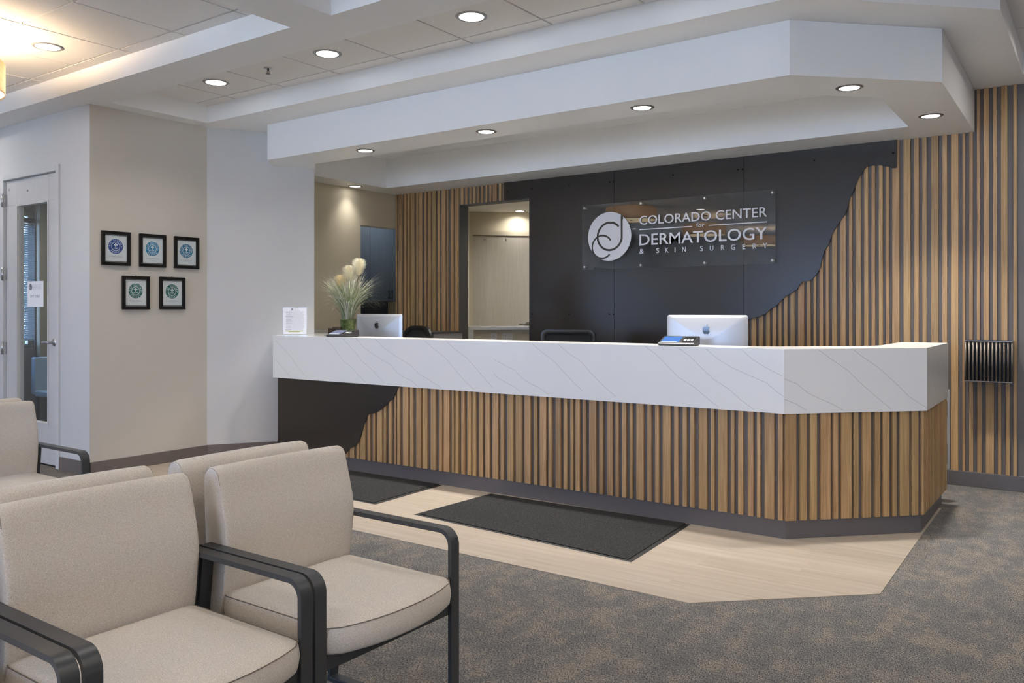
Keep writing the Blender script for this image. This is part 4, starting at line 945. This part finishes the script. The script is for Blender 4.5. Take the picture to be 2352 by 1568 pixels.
# ---------------------------------------------------------------- behind the desk
def office_chair(label, loc, rz, high, rounded):
    t = thing('office_chair', label, 'office chair', loc, rz, group='black office chairs behind the desk')
    # back faces -Y side towards the room (chair faces +Y ... seat in front of it)
    hx = 0.235 if rounded else 0.25; hz = 0.25
    cz = high - hz
    rr = 0.17 if rounded else 0.05
    outer = rrect(hx, hz, rr, 8, cz); inner = rrect(hx - 0.035, hz - 0.035, rr - 0.02, 8, cz)
    f = lambda p, y: (p[0], y + 0.25 * p[0] ** 2 * -1.6, p[1])
    mb = MB(); rs = [[f(p, -0.015) for p in outer], [f(p, -0.02) for p in inner], [f(p, 0.02) for p in inner], [f(p, 0.015) for p in outer], [f(p, -0.015) for p in outer]]
    mb.rings(rs, 0, True, False, False); mb.build('back_frame', 'black_plastic', t, world=False)
    mb = MB(); mb.rings([[f(p, -0.004) for p in inner], [f(p, 0.004) for p in inner]], 0, True); mb.build('back_mesh' if not rounded else 'back_cushion', 'black_fabric', t, world=False)
    mb = MB(); mb.rings([[(x * s, -0.30 + y * s, z) for x, y in rrect(0.24, 0.23, 0.07)] for s, z in ((0.96, 0.44), (1.0, 0.455), (1.0, 0.485), (0.94, 0.505), (0.5, 0.515))], 0, True); mb.build('seat', 'black_fabric', t, world=False)
    mb = MB(); mb.tube([(0, 0.03, cz + 0.05), (0, 0.06, 0.55), (0, -0.05, 0.42), (0, -0.25, 0.43)], 0.022, n=10); mb.build('back_stem', 'black_plastic', t, world=False)
    mb = MB(); mb.cyl((0, -0.28, 0.09), (0, -0.28, 0.44), 0.025, n=14); mb.build('gas_column', 'chrome', t, world=False)
    mb = MB()
    for k in range(5):
        a = 2 * PI * k / 5; mb.tube([(0, -0.28, 0.11), (0.29 * math.cos(a), -0.28 + 0.29 * math.sin(a), 0.065)], 0.02, n=8, rs=[0.026, 0.014])
    mb.build('star_base', 'black_plastic', t, world=False)
    for k in range(5):
        a = 2 * PI * k / 5; c = (0.29 * math.cos(a), -0.28 + 0.29 * math.sin(a), 0.028); mb = MB(); mb.cyl((c[0] - 0.018, c[1], c[2]), (c[0] + 0.018, c[1], c[2]), 0.028, n=14); mb.build('castor', 'black_plastic', t, world=False)
    for sx in (-1, 1):
        mb = MB(); mb.tube([(sx * 0.25, -0.30, 0.46), (sx * 0.29, -0.27, 0.50), (sx * 0.29, -0.27, 0.66)], 0.014, n=8); mb.box(sx * 0.29 - 0.035, sx * 0.29 + 0.035, -0.40, -0.16, 0.66, 0.685); mb.build('armrest', 'black_plastic', t, world=False)
    return t
M['black_fabric'] = fabric_mat('black mesh fabric', (0.008, 0.008, 0.009), (0.035, 0.035, 0.038), 700)
office_chair('black office chair with rounded back beside the left computer', (-5.38, 6.02, 0), math.radians(-10), 1.135, True)
office_chair('black mesh backed office chair behind the middle of desk', (-3.75, 6.12, 0), math.radians(8), 1.115, False)
office_chair('black office chair almost hidden behind the right computer', (-2.40, 6.05, 0), math.radians(6), 1.09, False)

fc = thing('filing_cabinet', 'grey drawer cabinet under the oak slats left of the doorway', 'cabinet', (-5.5, 6.6, 0))
mb = MB(); mb.box(-6.22, -5.52, 6.40, 6.86, 0.03, 1.052); mb.build('body', 'grey_cab', fc, bevel=0.003)
for k in range(3):
    z0 = 0.06 + k * 0.33
    mb = MB(); mb.box(-6.20, -5.54, 6.380, 6.3995, z0, z0 + 0.315); dw = mb.build('drawer', 'grey_cab', fc, bevel=0.002)
    mb = MB(); mb.box(-5.80, -5.64, 6.370, 6.3795, z0 + 0.255, z0 + 0.270); mb.build('handle', 'dark_plastic', dw)
mb = MB(); mb.box(-6.23, -5.51, 6.37, 6.87, 1.0525, 1.062); mb.build('top', 'dark_plastic', fc)

# slate cabinets seen through the staff side opening
cb = thing('wall_cabinet', 'slate blue wall cabinets in the side room behind the grass', 'cabinet', (-7.35, 7.0, 1.395))
mb = MB(); mb.box(-7.555, -7.222, 6.15, 8.25, 1.395, 2.56); mb.build('body', 'cabinet', cb)
ys = [6.16, 6.50, 6.84, 7.18, 7.517, 7.857, 8.2]
for i, (a, b) in enumerate(zip(ys, ys[1:])):
    mb = MB(); mb.tint = (0.5, 0.5, 0.5); mb.box(-7.22, -7.200, a + 0.0015, b - 0.0015, 1.398, 2.55); d = mb.build('cabinet_door', 'cabinet', cb, bevel=0.0015)
    y = b - 0.028 if i % 2 == 1 else a + 0.022
    mb = MB(); mb.box(-7.178, -7.170, y - 0.005, y + 0.005, 1.422, 1.532)
    mb.box(-7.1995, -7.178, y - 0.004, y + 0.004, 1.432, 1.440); mb.box(-7.1995, -7.178, y - 0.004, y + 0.004, 1.514, 1.522); mb.build('handle', 'black_plastic', d)
bc = thing('base_cabinet', 'navy base cabinet below the slate blue wall cabinets', 'cabinet', (-7.3, 7.0, 0))
mb = MB(); mb.box(-7.555, -7.02, 6.15, 8.25, 0, 0.88); mb.build('body', 'cabinet', bc)
mb = MB(); mb.box(-7.555, -7.0, 6.15, 8.25, 0.881, 0.91); mb.build('worktop', 'splash', bc)
mb = MB(); mb.box(-7.555, -7.54, 6.15, 8.25, 0.911, 1.394); mb.build('back_panel', 'splash', bc)

# corridor door and low counter
n45 = (D, -D)       # faces the viewer
def f45(s, off, z):  # s along the corridor wall from its left end
    return (-7.6 + s * D + off * n45[0], 7.78 + s * D + off * n45[1], z)
def box45(mb, s0, s1, o0, o1, z0, z1, mi=0):
    P = [f45(s0, o0, 0)[:2], f45(s1, o0, 0)[:2], f45(s1, o1, 0)[:2], f45(s0, o1, 0)[:2]]; return mb.prism(P, z0, z1, mi)
S0, S1 = 1.18, 1.985
mb = MB(); box45(mb, S0, S1, 0.012, 0.045, 0.01, 2.262); hd = struct('door_2', mb, 'hall_door')
mb = MB(); box45(mb, S0 - 0.05, S0 - 0.002, 0.0, 0.055, 0, 2.325); box45(mb, S1 + 0.002, S1 + 0.05, 0, 0.055, 0, 2.325); box45(mb, S0 - 0.002, S1 + 0.002, 0, 0.055, 2.266, 2.325); struct('trim_5', mb, 'cream_wall')
mb = MB(); c = f45(S1 - 0.075, 0.045, 1.10); n3 = Vector((D, -D, 0)); l3 = Vector((-D, -D, 0)); c = Vector(c)
mb.cyl(c, c + n3 * 0.014, 0.034, n=18); mb.cyl(c + n3 * 0.014, c + n3 * 0.06, 0.011, n=12); mb.tube([c + n3 * 0.06, c + n3 * 0.062 + l3 * 0.06, c + n3 * 0.055 + l3 * 0.125], 0.0105, n=10); mb.build('lever_handle', 'chrome', hd)
mb = MB()
for s_ in (1.34, 1.62):
    c = Vector(f45(s_, 0.045, 2.215)); mb.cyl(c, c + n3 * 0.004, 0.010, n=12)
mb.build('screw_cap', 'chrome', hd)

q0 = Vector((-5.76, 7.30, 0)); e = Vector((D, D, 0)); nn = Vector((D, -D, 0))
def bq(mb, s0, s1, o0, o1, z0, z1, mi=0):
    P = [(q0 + e * s + nn * o) for s, o in ((s0, o0), (s1, o0), (s1, o1), (s0, o1))]; return mb.prism([(p.x, p.y) for p in P], z0, z1, mi)
hc = thing('hallway_counter', 'low counter with white quartz cap seen through the doorway', 'counter', (-5.3, 7.6, 0))
mb = MB(); bq(mb, -0.02, 1.3, -0.28, 0.03, 1.065, 1.102); bq(mb, -0.02, 0.03, -0.28, 0.03, 0, 1.0645); mb.build('quartz_cap', 'quartz', hc)
mb = MB(); bq(mb, 0.0305, 1.3, -0.25, -0.05, 0, 1.0645); mb.build('panel', 'cream_wall', hc)
for s0, s1 in ((0.235, 0.305), (0.365, 0.485)):
    mb = MB(); bq(mb, s0, s1, -0.0498, -0.044, 0.925, 1.03); pt = mb.build('outlet_plate', 'plate', hc)
    mb = MB()
    n_ = 1 if s1 - s0 < 0.1 else 2
    for k in range(n_):
        m_ = s0 + (s1 - s0) * (k + 0.5) / n_
        for zz in (0.958, 0.990): bq(mb, m_ - 0.010, m_ - 0.007, -0.0438, -0.043, zz, zz + 0.009); bq(mb, m_ + 0.007, m_ + 0.010, -0.0438, -0.043, zz, zz + 0.009)
    mb.build('socket_slots', 'dark_plastic', pt)

# ================================================================= MATS
def floor_mat(P, label):
    """four corners in order; dark rubber rim around a pile field"""
    cx = sum(p[0] for p in P) / 4; cy = sum(p[1] for p in P) / 4
    t = thing('floor_mat', label, 'floor mat', (cx, cy, 0.004), group='charcoal mats on the pale wood floor')
    def ins(d):
        out = []
        for x, y in P: l = math.hypot(x - cx, y - cy); out.append((x - (x - cx) / l * d, y - (y - cy) / l * d))
        return out
    mb = MB(); a = ins(0); b = ins(0.028); c = ins(0.0285)
    mb.rings([[(x, y, 0.0045) for x, y in a], [(x, y, 0.0085) for x, y in b], [(x, y, 0.0046) for x, y in c]], 0, False, True, False); mb.build('rubber_rim', 'rubber', t)
    mb = MB(); mb.rings([[(x, y, 0.005) for x, y in c], [(x, y, 0.013) for x, y in ins(0.0295)]], 0, False, False, True); mb.build('pile', 'mat', t)
floor_mat([(-3.526, 3.895), (-1.957, 3.796), (-2.015, 4.672), (-3.494, 4.640)], 'charcoal mat in front of the middle of the desk')
floor_mat([(-5.40, 3.99), (-3.913, 3.949), (-3.945, 4.672), (-5.42, 4.660)], 'charcoal mat partly hidden behind the front chairs')

# ================================================================= WAITING CHAIRS
def waiting_chair(label, group):
    """faces +X; origin on the floor under the front of the arms, mid width"""
    t = thing('waiting_chair', label, 'chair', (0, 0, 0), 0, group)
    # side frames: one bent flat bar each
    th, R = 0.015, 0.050
    def path(off):
        x0, zt_, zb_ = -0.0 - off, 0.62 - off, 0.0 + off
        r = R - off; pts = []
        cx, cz = -R, 0.62 - R
        for i in range(21): a = math.radians(90 - 90 * i / 20); pts.append((cx + r * math.cos(a), cz + r * math.sin(a)))
        pts.append((x0, 0.030 + off)); pts.append((-0.545 + off * 1.0, 0.030 + off)); pts.append((-0.483 + off * 1.15, zt_))
        return pts
    for s in (-1, 1):
        y0 = s * 0.265 - 0.019; y1 = y0 + 0.038
        po, pi_ = path(0), path(th)
        mb = MB(); mb.rings([[(x, y0, z) for x, z in po], [(x, y1, z) for x, z in po], [(x, y1, z) for x, z in pi_], [(x, y0, z) for x, z in pi_], [(x, y0, z) for x, z in po]], 0, False, False, False)
        fr = mb.build('side_frame', 'frame_metal', t, world=False, bevel=0.0025)
        for x in (-0.02, -0.52): mb = MB(); mb.cyl((x, s * 0.265, 0), (x, s * 0.265, 0.030), 0.012, n=12); mb.build('foot_glide', 'black_plastic', fr, world=False)
    mb = MB(); mb.box(-0.030, -0.010, -0.245, 0.245, 0.364, 0.402); mb.build('front_rail', 'frame_metal', t, world=False, bevel=0.002)
    mb = MB(); mb.box(-0.47, -0.45, -0.245, 0.245, 0.375, 0.402); mb.box(-0.45, -0.03, -0.21, -0.19, 0.38, 0.4); mb.box(-0.45, -0.03, 0.19, 0.21, 0.38, 0.4); mb.build('seat_support', 'frame_metal', t, world=False)
    # seat cushion outline: bowed front
    def outline(off):
        hw = 0.241 - off; pts = []
        n = 18
        for i in range(n + 1):
            u = -1 + 2 * i / n; bow = 0.048 * (1 - abs(u) ** 2.3)
            e_ = 0.012 * max(0, (abs(u) - 0.93) / 0.07) ** 2
            pts.append((0.008 - off + bow - e_, hw * u))
        for i in range(5): a = math.radians(90 * i / 4); r = 0.022; pts.append((-0.44 + off - (0), hw - 0) if i == 9 else (-0.44 + off + r - r * math.sin(a), hw - r + r * math.cos(a)))
        for i in range(5): a = math.radians(90 - 90 * i / 4); r = 0.022; pts.append((-0.44 + off + r - r * math.sin(a), -hw + r - r * math.cos(a)))
        return pts
    cx = -0.20
    def ring(off, z, s=1.0, crown=0.0): return [(cx + (x - cx) * s, y * s, z) for x, y in outline(off)]
    mb = MB(); mb.rings([ring(0.02, 0.402), ring(0.006, 0.405), ring(0.0, 0.413), ring(-0.003, 0.44), ring(0.0, 0.466), ring(0.003, 0.474)], 0, True, True, False)
    mb.rings([ring(0.003, 0.474), ring(0.012, 0.481), ring(0.03, 0.487), ring(0.03, 0.491, 0.85), ring(0.03, 0.4945, 0.65), ring(0.03, 0.496, 0.35), ring(0.03, 0.4965, 0.08)], 0, True, False, True)
    seat = mb.build('seat', 'fabric', t, world=False)
    mb = MB(); rp = ring(0.0005, 0.475); mb.tube(rp + [rp[0]], 0.0014, n=6, caps=False); mb.build('piping', 'piping', seat, world=False)
    # backrest, lofted across the width
    prof = [(-0.432, 0.462), (-0.425, 0.50), (-0.417, 0.56), (-0.410, 0.63), (-0.416, 0.68), (-0.430, 0.73), (-0.446, 0.785), (-0.453, 0.812), (-0.464, 0.826), (-0.482, 0.832), (-0.504, 0.828), (-0.517, 0.815), (-0.523, 0.79), (-0.518, 0.70), (-0.512, 0.60), (-0.505, 0.50), (-0.500, 0.40), (-0.480, 0.385), (-0.450, 0.40)]
    px = sum(p[0] for p in prof) / len(prof)
    secs = []
    for u in [-0.245, -0.2445, -0.242, -0.236, -0.224, -0.19, -0.12, -0.04, 0.04, 0.12, 0.19, 0.224, 0.236, 0.242, 0.2445, 0.245]:
        a = abs(u); e_ = max(0, (a - 0.230) / 0.015); k_ = 1 - math.sqrt(max(0, 1 - e_ ** 2))       # rounded end
        drop = 0.008 * k_; dish = 0.012 * (1 - (a / 0.245) ** 2)
        secs.append([(x + (px - x) * 0.12 * k_ - (dish if x > px else 0.0), u * (1 - 0.03 * max(0, (0.62 - z)) ), z - drop * max(0, (z - 0.5) / 0.34) + 0.003 * (1 - (a / 0.245) ** 2) * (z > 0.8)) for x, z in prof])
    mb = MB(); mb.rings(secs, 0, True, True, True); back = mb.build('backrest', 'fabric', t, world=False)
    mb = MB(); sec = secs[2]; mb.tube([Vector(p) + Vector((0.0, -0.0006, 0)) for p in sec[6:12]], 0.0008, n=5)
    sec = secs[-3]; mb.tube([Vector(p) + Vector((0.0, 0.0006, 0)) for p in sec[6:12]], 0.0008, n=5); mb.build('seam', 'seam', back, world=False)
    return t
G = 'beige upholstered waiting chairs in back to back rows'
first = waiting_chair('beige waiting chair at the desk end of the front row, facing right', G)
XF = -1.60
first.location = (XF, 1.690, 0)
def place(x, y, face, label):
    c = dup(first); c.location = (x, y, 0); c.rotation_euler = (0, 0, 0 if face > 0 else PI); c['label'] = label; return c
place(XF, 1.115, 1, 'beige waiting chair in the middle of the picture front row, largest seat in view')
place(XF, 0.540, 1, 'beige waiting chair cut by the bottom left corner, only its arm and seat edge showing')
XR = -2.75
place(XR, 1.690, -1, 'beige waiting chair turned away, its back behind the desk end front chair')
place(XR, 1.115, -1, 'beige waiting chair turned away, its back at the left behind the largest front chair')
place(-3.885, 1.760, 1, 'beige waiting chair in the far row at the left edge, arm before the door')
place(-5.035, 1.785, -1, 'beige waiting chair at the far left, only its top edge above the far row')

# ================================================================= CEILING FITTINGS
def downlight(x, y, z, r_lens, r_ring, ring, label, group, watts, lit_size, spread=115):
    t = thing('ceiling_downlight', label, 'ceiling light', (x, y, z), group=group)
    mb = MB(); mb.lathe((x, y, z), [(r_lens, -0.004), (r_lens + 0.004, -0.006), (r_ring - 0.003, -0.003), (r_ring, 0.0)], n=40); mb.build('trim_ring', ring, t)
    mb = MB(); mb.lathe((x, y, z), [(0.0, -0.0035), (r_lens, -0.0035)], n=40); mb.build('lens', 'lens', t)
    l = lamp(x, y, z - 0.010, watts, lit_size, spread=spread); return t
for i, (x, y, lb) in enumerate(((-4.895, 4.827, 'small downlight in the soffit above the left end of the desk'),
                                (-3.661, 4.826, 'small downlight in the soffit, second along the desk from the left'),
                                (-2.415, 4.835, 'small downlight in the soffit above the middle of desk'),
                                (-1.214, 5.101, 'small downlight in the angled corner of the soffit'),
                                (-0.947, 6.157, 'small downlight in the soffit nearest the right slat wall'),
                                (-6.380, 6.146, 'small downlight in the soffit beside the cream staff wall'))):
    downlight(x, y, ZS, 0.056, 0.077, 'dark_ring', lb, 'small downlights in the lowered soffit', P_SOFFIT if x > -6 else 0.8, 0.10, 85 if x > -6 else 90)
for x, lb in ((-4.55, 'small downlight up inside the soffit recess, over the left computer side'), (-2.95, 'small downlight up inside the soffit recess, over the right computer side')):
    downlight(x, 5.72, 2.884, 0.056, 0.077, 'dark_ring', lb, 'small downlights inside the soffit recess', 6.5, 0.10, 140)
for x, y, lb in ((-5.714, 2.72, 'large round downlight in the warm lit tiles at the upper left'),
                 (-5.555, 3.894, 'large round downlight in the narrow coffer, left of the sprinkler'),
                 (-4.315, 3.899, 'large round downlight in the narrow coffer, right of the sprinkler'),
                 (-3.073, 3.905, 'large round downlight in the narrow coffer, nearest top centre')):
    downlight(x, y, ZT, 0.074, 0.097, 'trim_ring', lb, 'large downlights in the tiled coffers', P_TILE, 0.14)
for x, y in ((-1.83, 3.90), (-0.59, 3.90)):
    downlight(x, y, ZT, 0.074, 0.097, 'trim_ring', 'large round downlight in the narrow coffer above the top edge of the picture', 'large downlights in the tiled coffers', P_TILE, 0.14)
for x, y in ((0.7, 3.9), (0.7, 5.6), (-8.2, 2.72), (-8.2, 0.3), (-5.7, 0.0), (-2.2, 2.2), (0.3, 2.2), (2.5, 2.2), (-2.2, -0.3), (0.3, -0.3), (2.5, -0.3), (-2.2, -2.8), (0.3, -2.8), (-5.7, -2.6), (-8.2, -2.4), (2.5, -2.8), (-4.6, -4.2), (-0.9, -4.4)):
    downlight(x, y, ZT, 0.074, 0.097, 'trim_ring', 'large round downlight in the ceiling tiles over the waiting area', 'downlights over the waiting area', P_ROOM, 0.14, 165)
downlight(0.1, 6.0, ZT, 0.074, 0.097, 'trim_ring', 'added unseen downlight in the tiles, brightening the right carpet and wall', 'downlights over the waiting area', 5.5, 0.14, 165)  # extra light out of view, added to brighten the right carpet and wall
for x, y, lb, wt in ((-6.22, 8.92, 'downlight in the corridor seen through the doorway top', 2.2), (-5.2, 8.3, 'added unseen downlight in the corridor ceiling, lighting the hall door', 16.0)):  # the second is added out of sight to light the corridor door
    downlight(x, y, ZS, 0.056, 0.077, 'dark_ring', lb, 'corridor downlights', wt, 0.10, 150)
lamp(-6.85, 7.3, 2.55, 5.0, 0.2, spread=170)  # added fill light without a fitting, lifts the slate cabinets
lamp(-8.0, 4.4, 2.58, 12.0, 0.3, spread=160)  # added fill light without a fitting, lifts the vestibule and its blind
sk = thing('fire_sprinkler', 'small chrome fire sprinkler in the narrow ceiling coffer', 'sprinkler', (-4.919, 3.882, ZT))
mb = MB(); mb.lathe((-4.919, 3.882, ZT), [(0.032, 0.0), (0.030, -0.004), (0.014, -0.006), (0.0, -0.006)], n=24); mb.build('escutcheon', 'chrome', sk)
mb = MB(); mb.cyl((-4.919, 3.882, ZT - 0.005), (-4.919, 3.882, ZT - 0.022), 0.008, n=12)
for s in (-1, 1): mb.tube([(-4.919 + s * 0.007, 3.882, ZT - 0.02), (-4.919 + s * 0.013, 3.882, ZT - 0.03), (-4.919 + s * 0.003, 3.882, ZT - 0.042)], 0.0022, n=6)
mb.cyl((-4.919, 3.882, ZT - 0.042), (-4.919, 3.882, ZT - 0.044), 0.015, n=16); mb.build('deflector_head', 'dark_ring', sk)

def drum(x, y, label):
    t = thing('drum_pendant', label, 'pendant light', (x, y, 2.66), group='linen drum pendants over the waiting area')
    R_ = 0.39; z0, z1 = 2.66, 2.855
    mb = MB(); mb.lathe((x, y, 0), [(R_, z0), (R_, z1), (R_ - 0.003, z1), (R_ - 0.003, z0), (R_, z0)], n=64); mb.build('shade', 'shade', t)
    mb = MB(); mb.lathe((x, y, 0), [(0.0, z0 + 0.012), (R_ - 0.004, z0 + 0.012)], n=64); mb.build('diffuser', 'drum_glow', t)
    mb = MB(); mb.lathe((x, y, 0), [(0.0, z0 + 0.002), (0.022, z0 + 0.004), (0.022, z0 + 0.0115)], n=20); mb.build('finial', 'dark_ring', t)
    mb = MB(); mb.cyl((x, y, z0 + 0.013), (x, y, 3.02), 0.008, n=10); mb.cyl((x, y, 3.005), (x, y, 3.029), 0.07, n=24); mb.build('stem', 'dark_ring', t)
    l = bpy.data.lights.new('drum_bulb', 'POINT'); l.energy = P_DRUM; l.color = (1.0, 0.74, 0.48); l.shadow_soft_size = 0.05
    o = bpy.data.objects.new('drum_bulb', l); COL.objects.link(o); o.location = (x + 0.12, y + 0.05, 2.79)
drum(-5.93, 2.13, 'linen drum pendant cut off by the left edge of the picture')
drum(-6.0, -0.9, 'linen drum pendant over the middle of the waiting area')
drum(-6.0, -3.9, 'linen drum pendant over the far end of the waiting area')
for x_, y_2 in ((-1.6, -1.6), (1.4, -1.6), (-1.6, -4.0), (1.2, 1.6)):  # extra drums added out of view to throw light up at the ceiling
    drum(x_, y_2, 'added unseen linen drum pendant behind the viewer, lighting the ceiling')
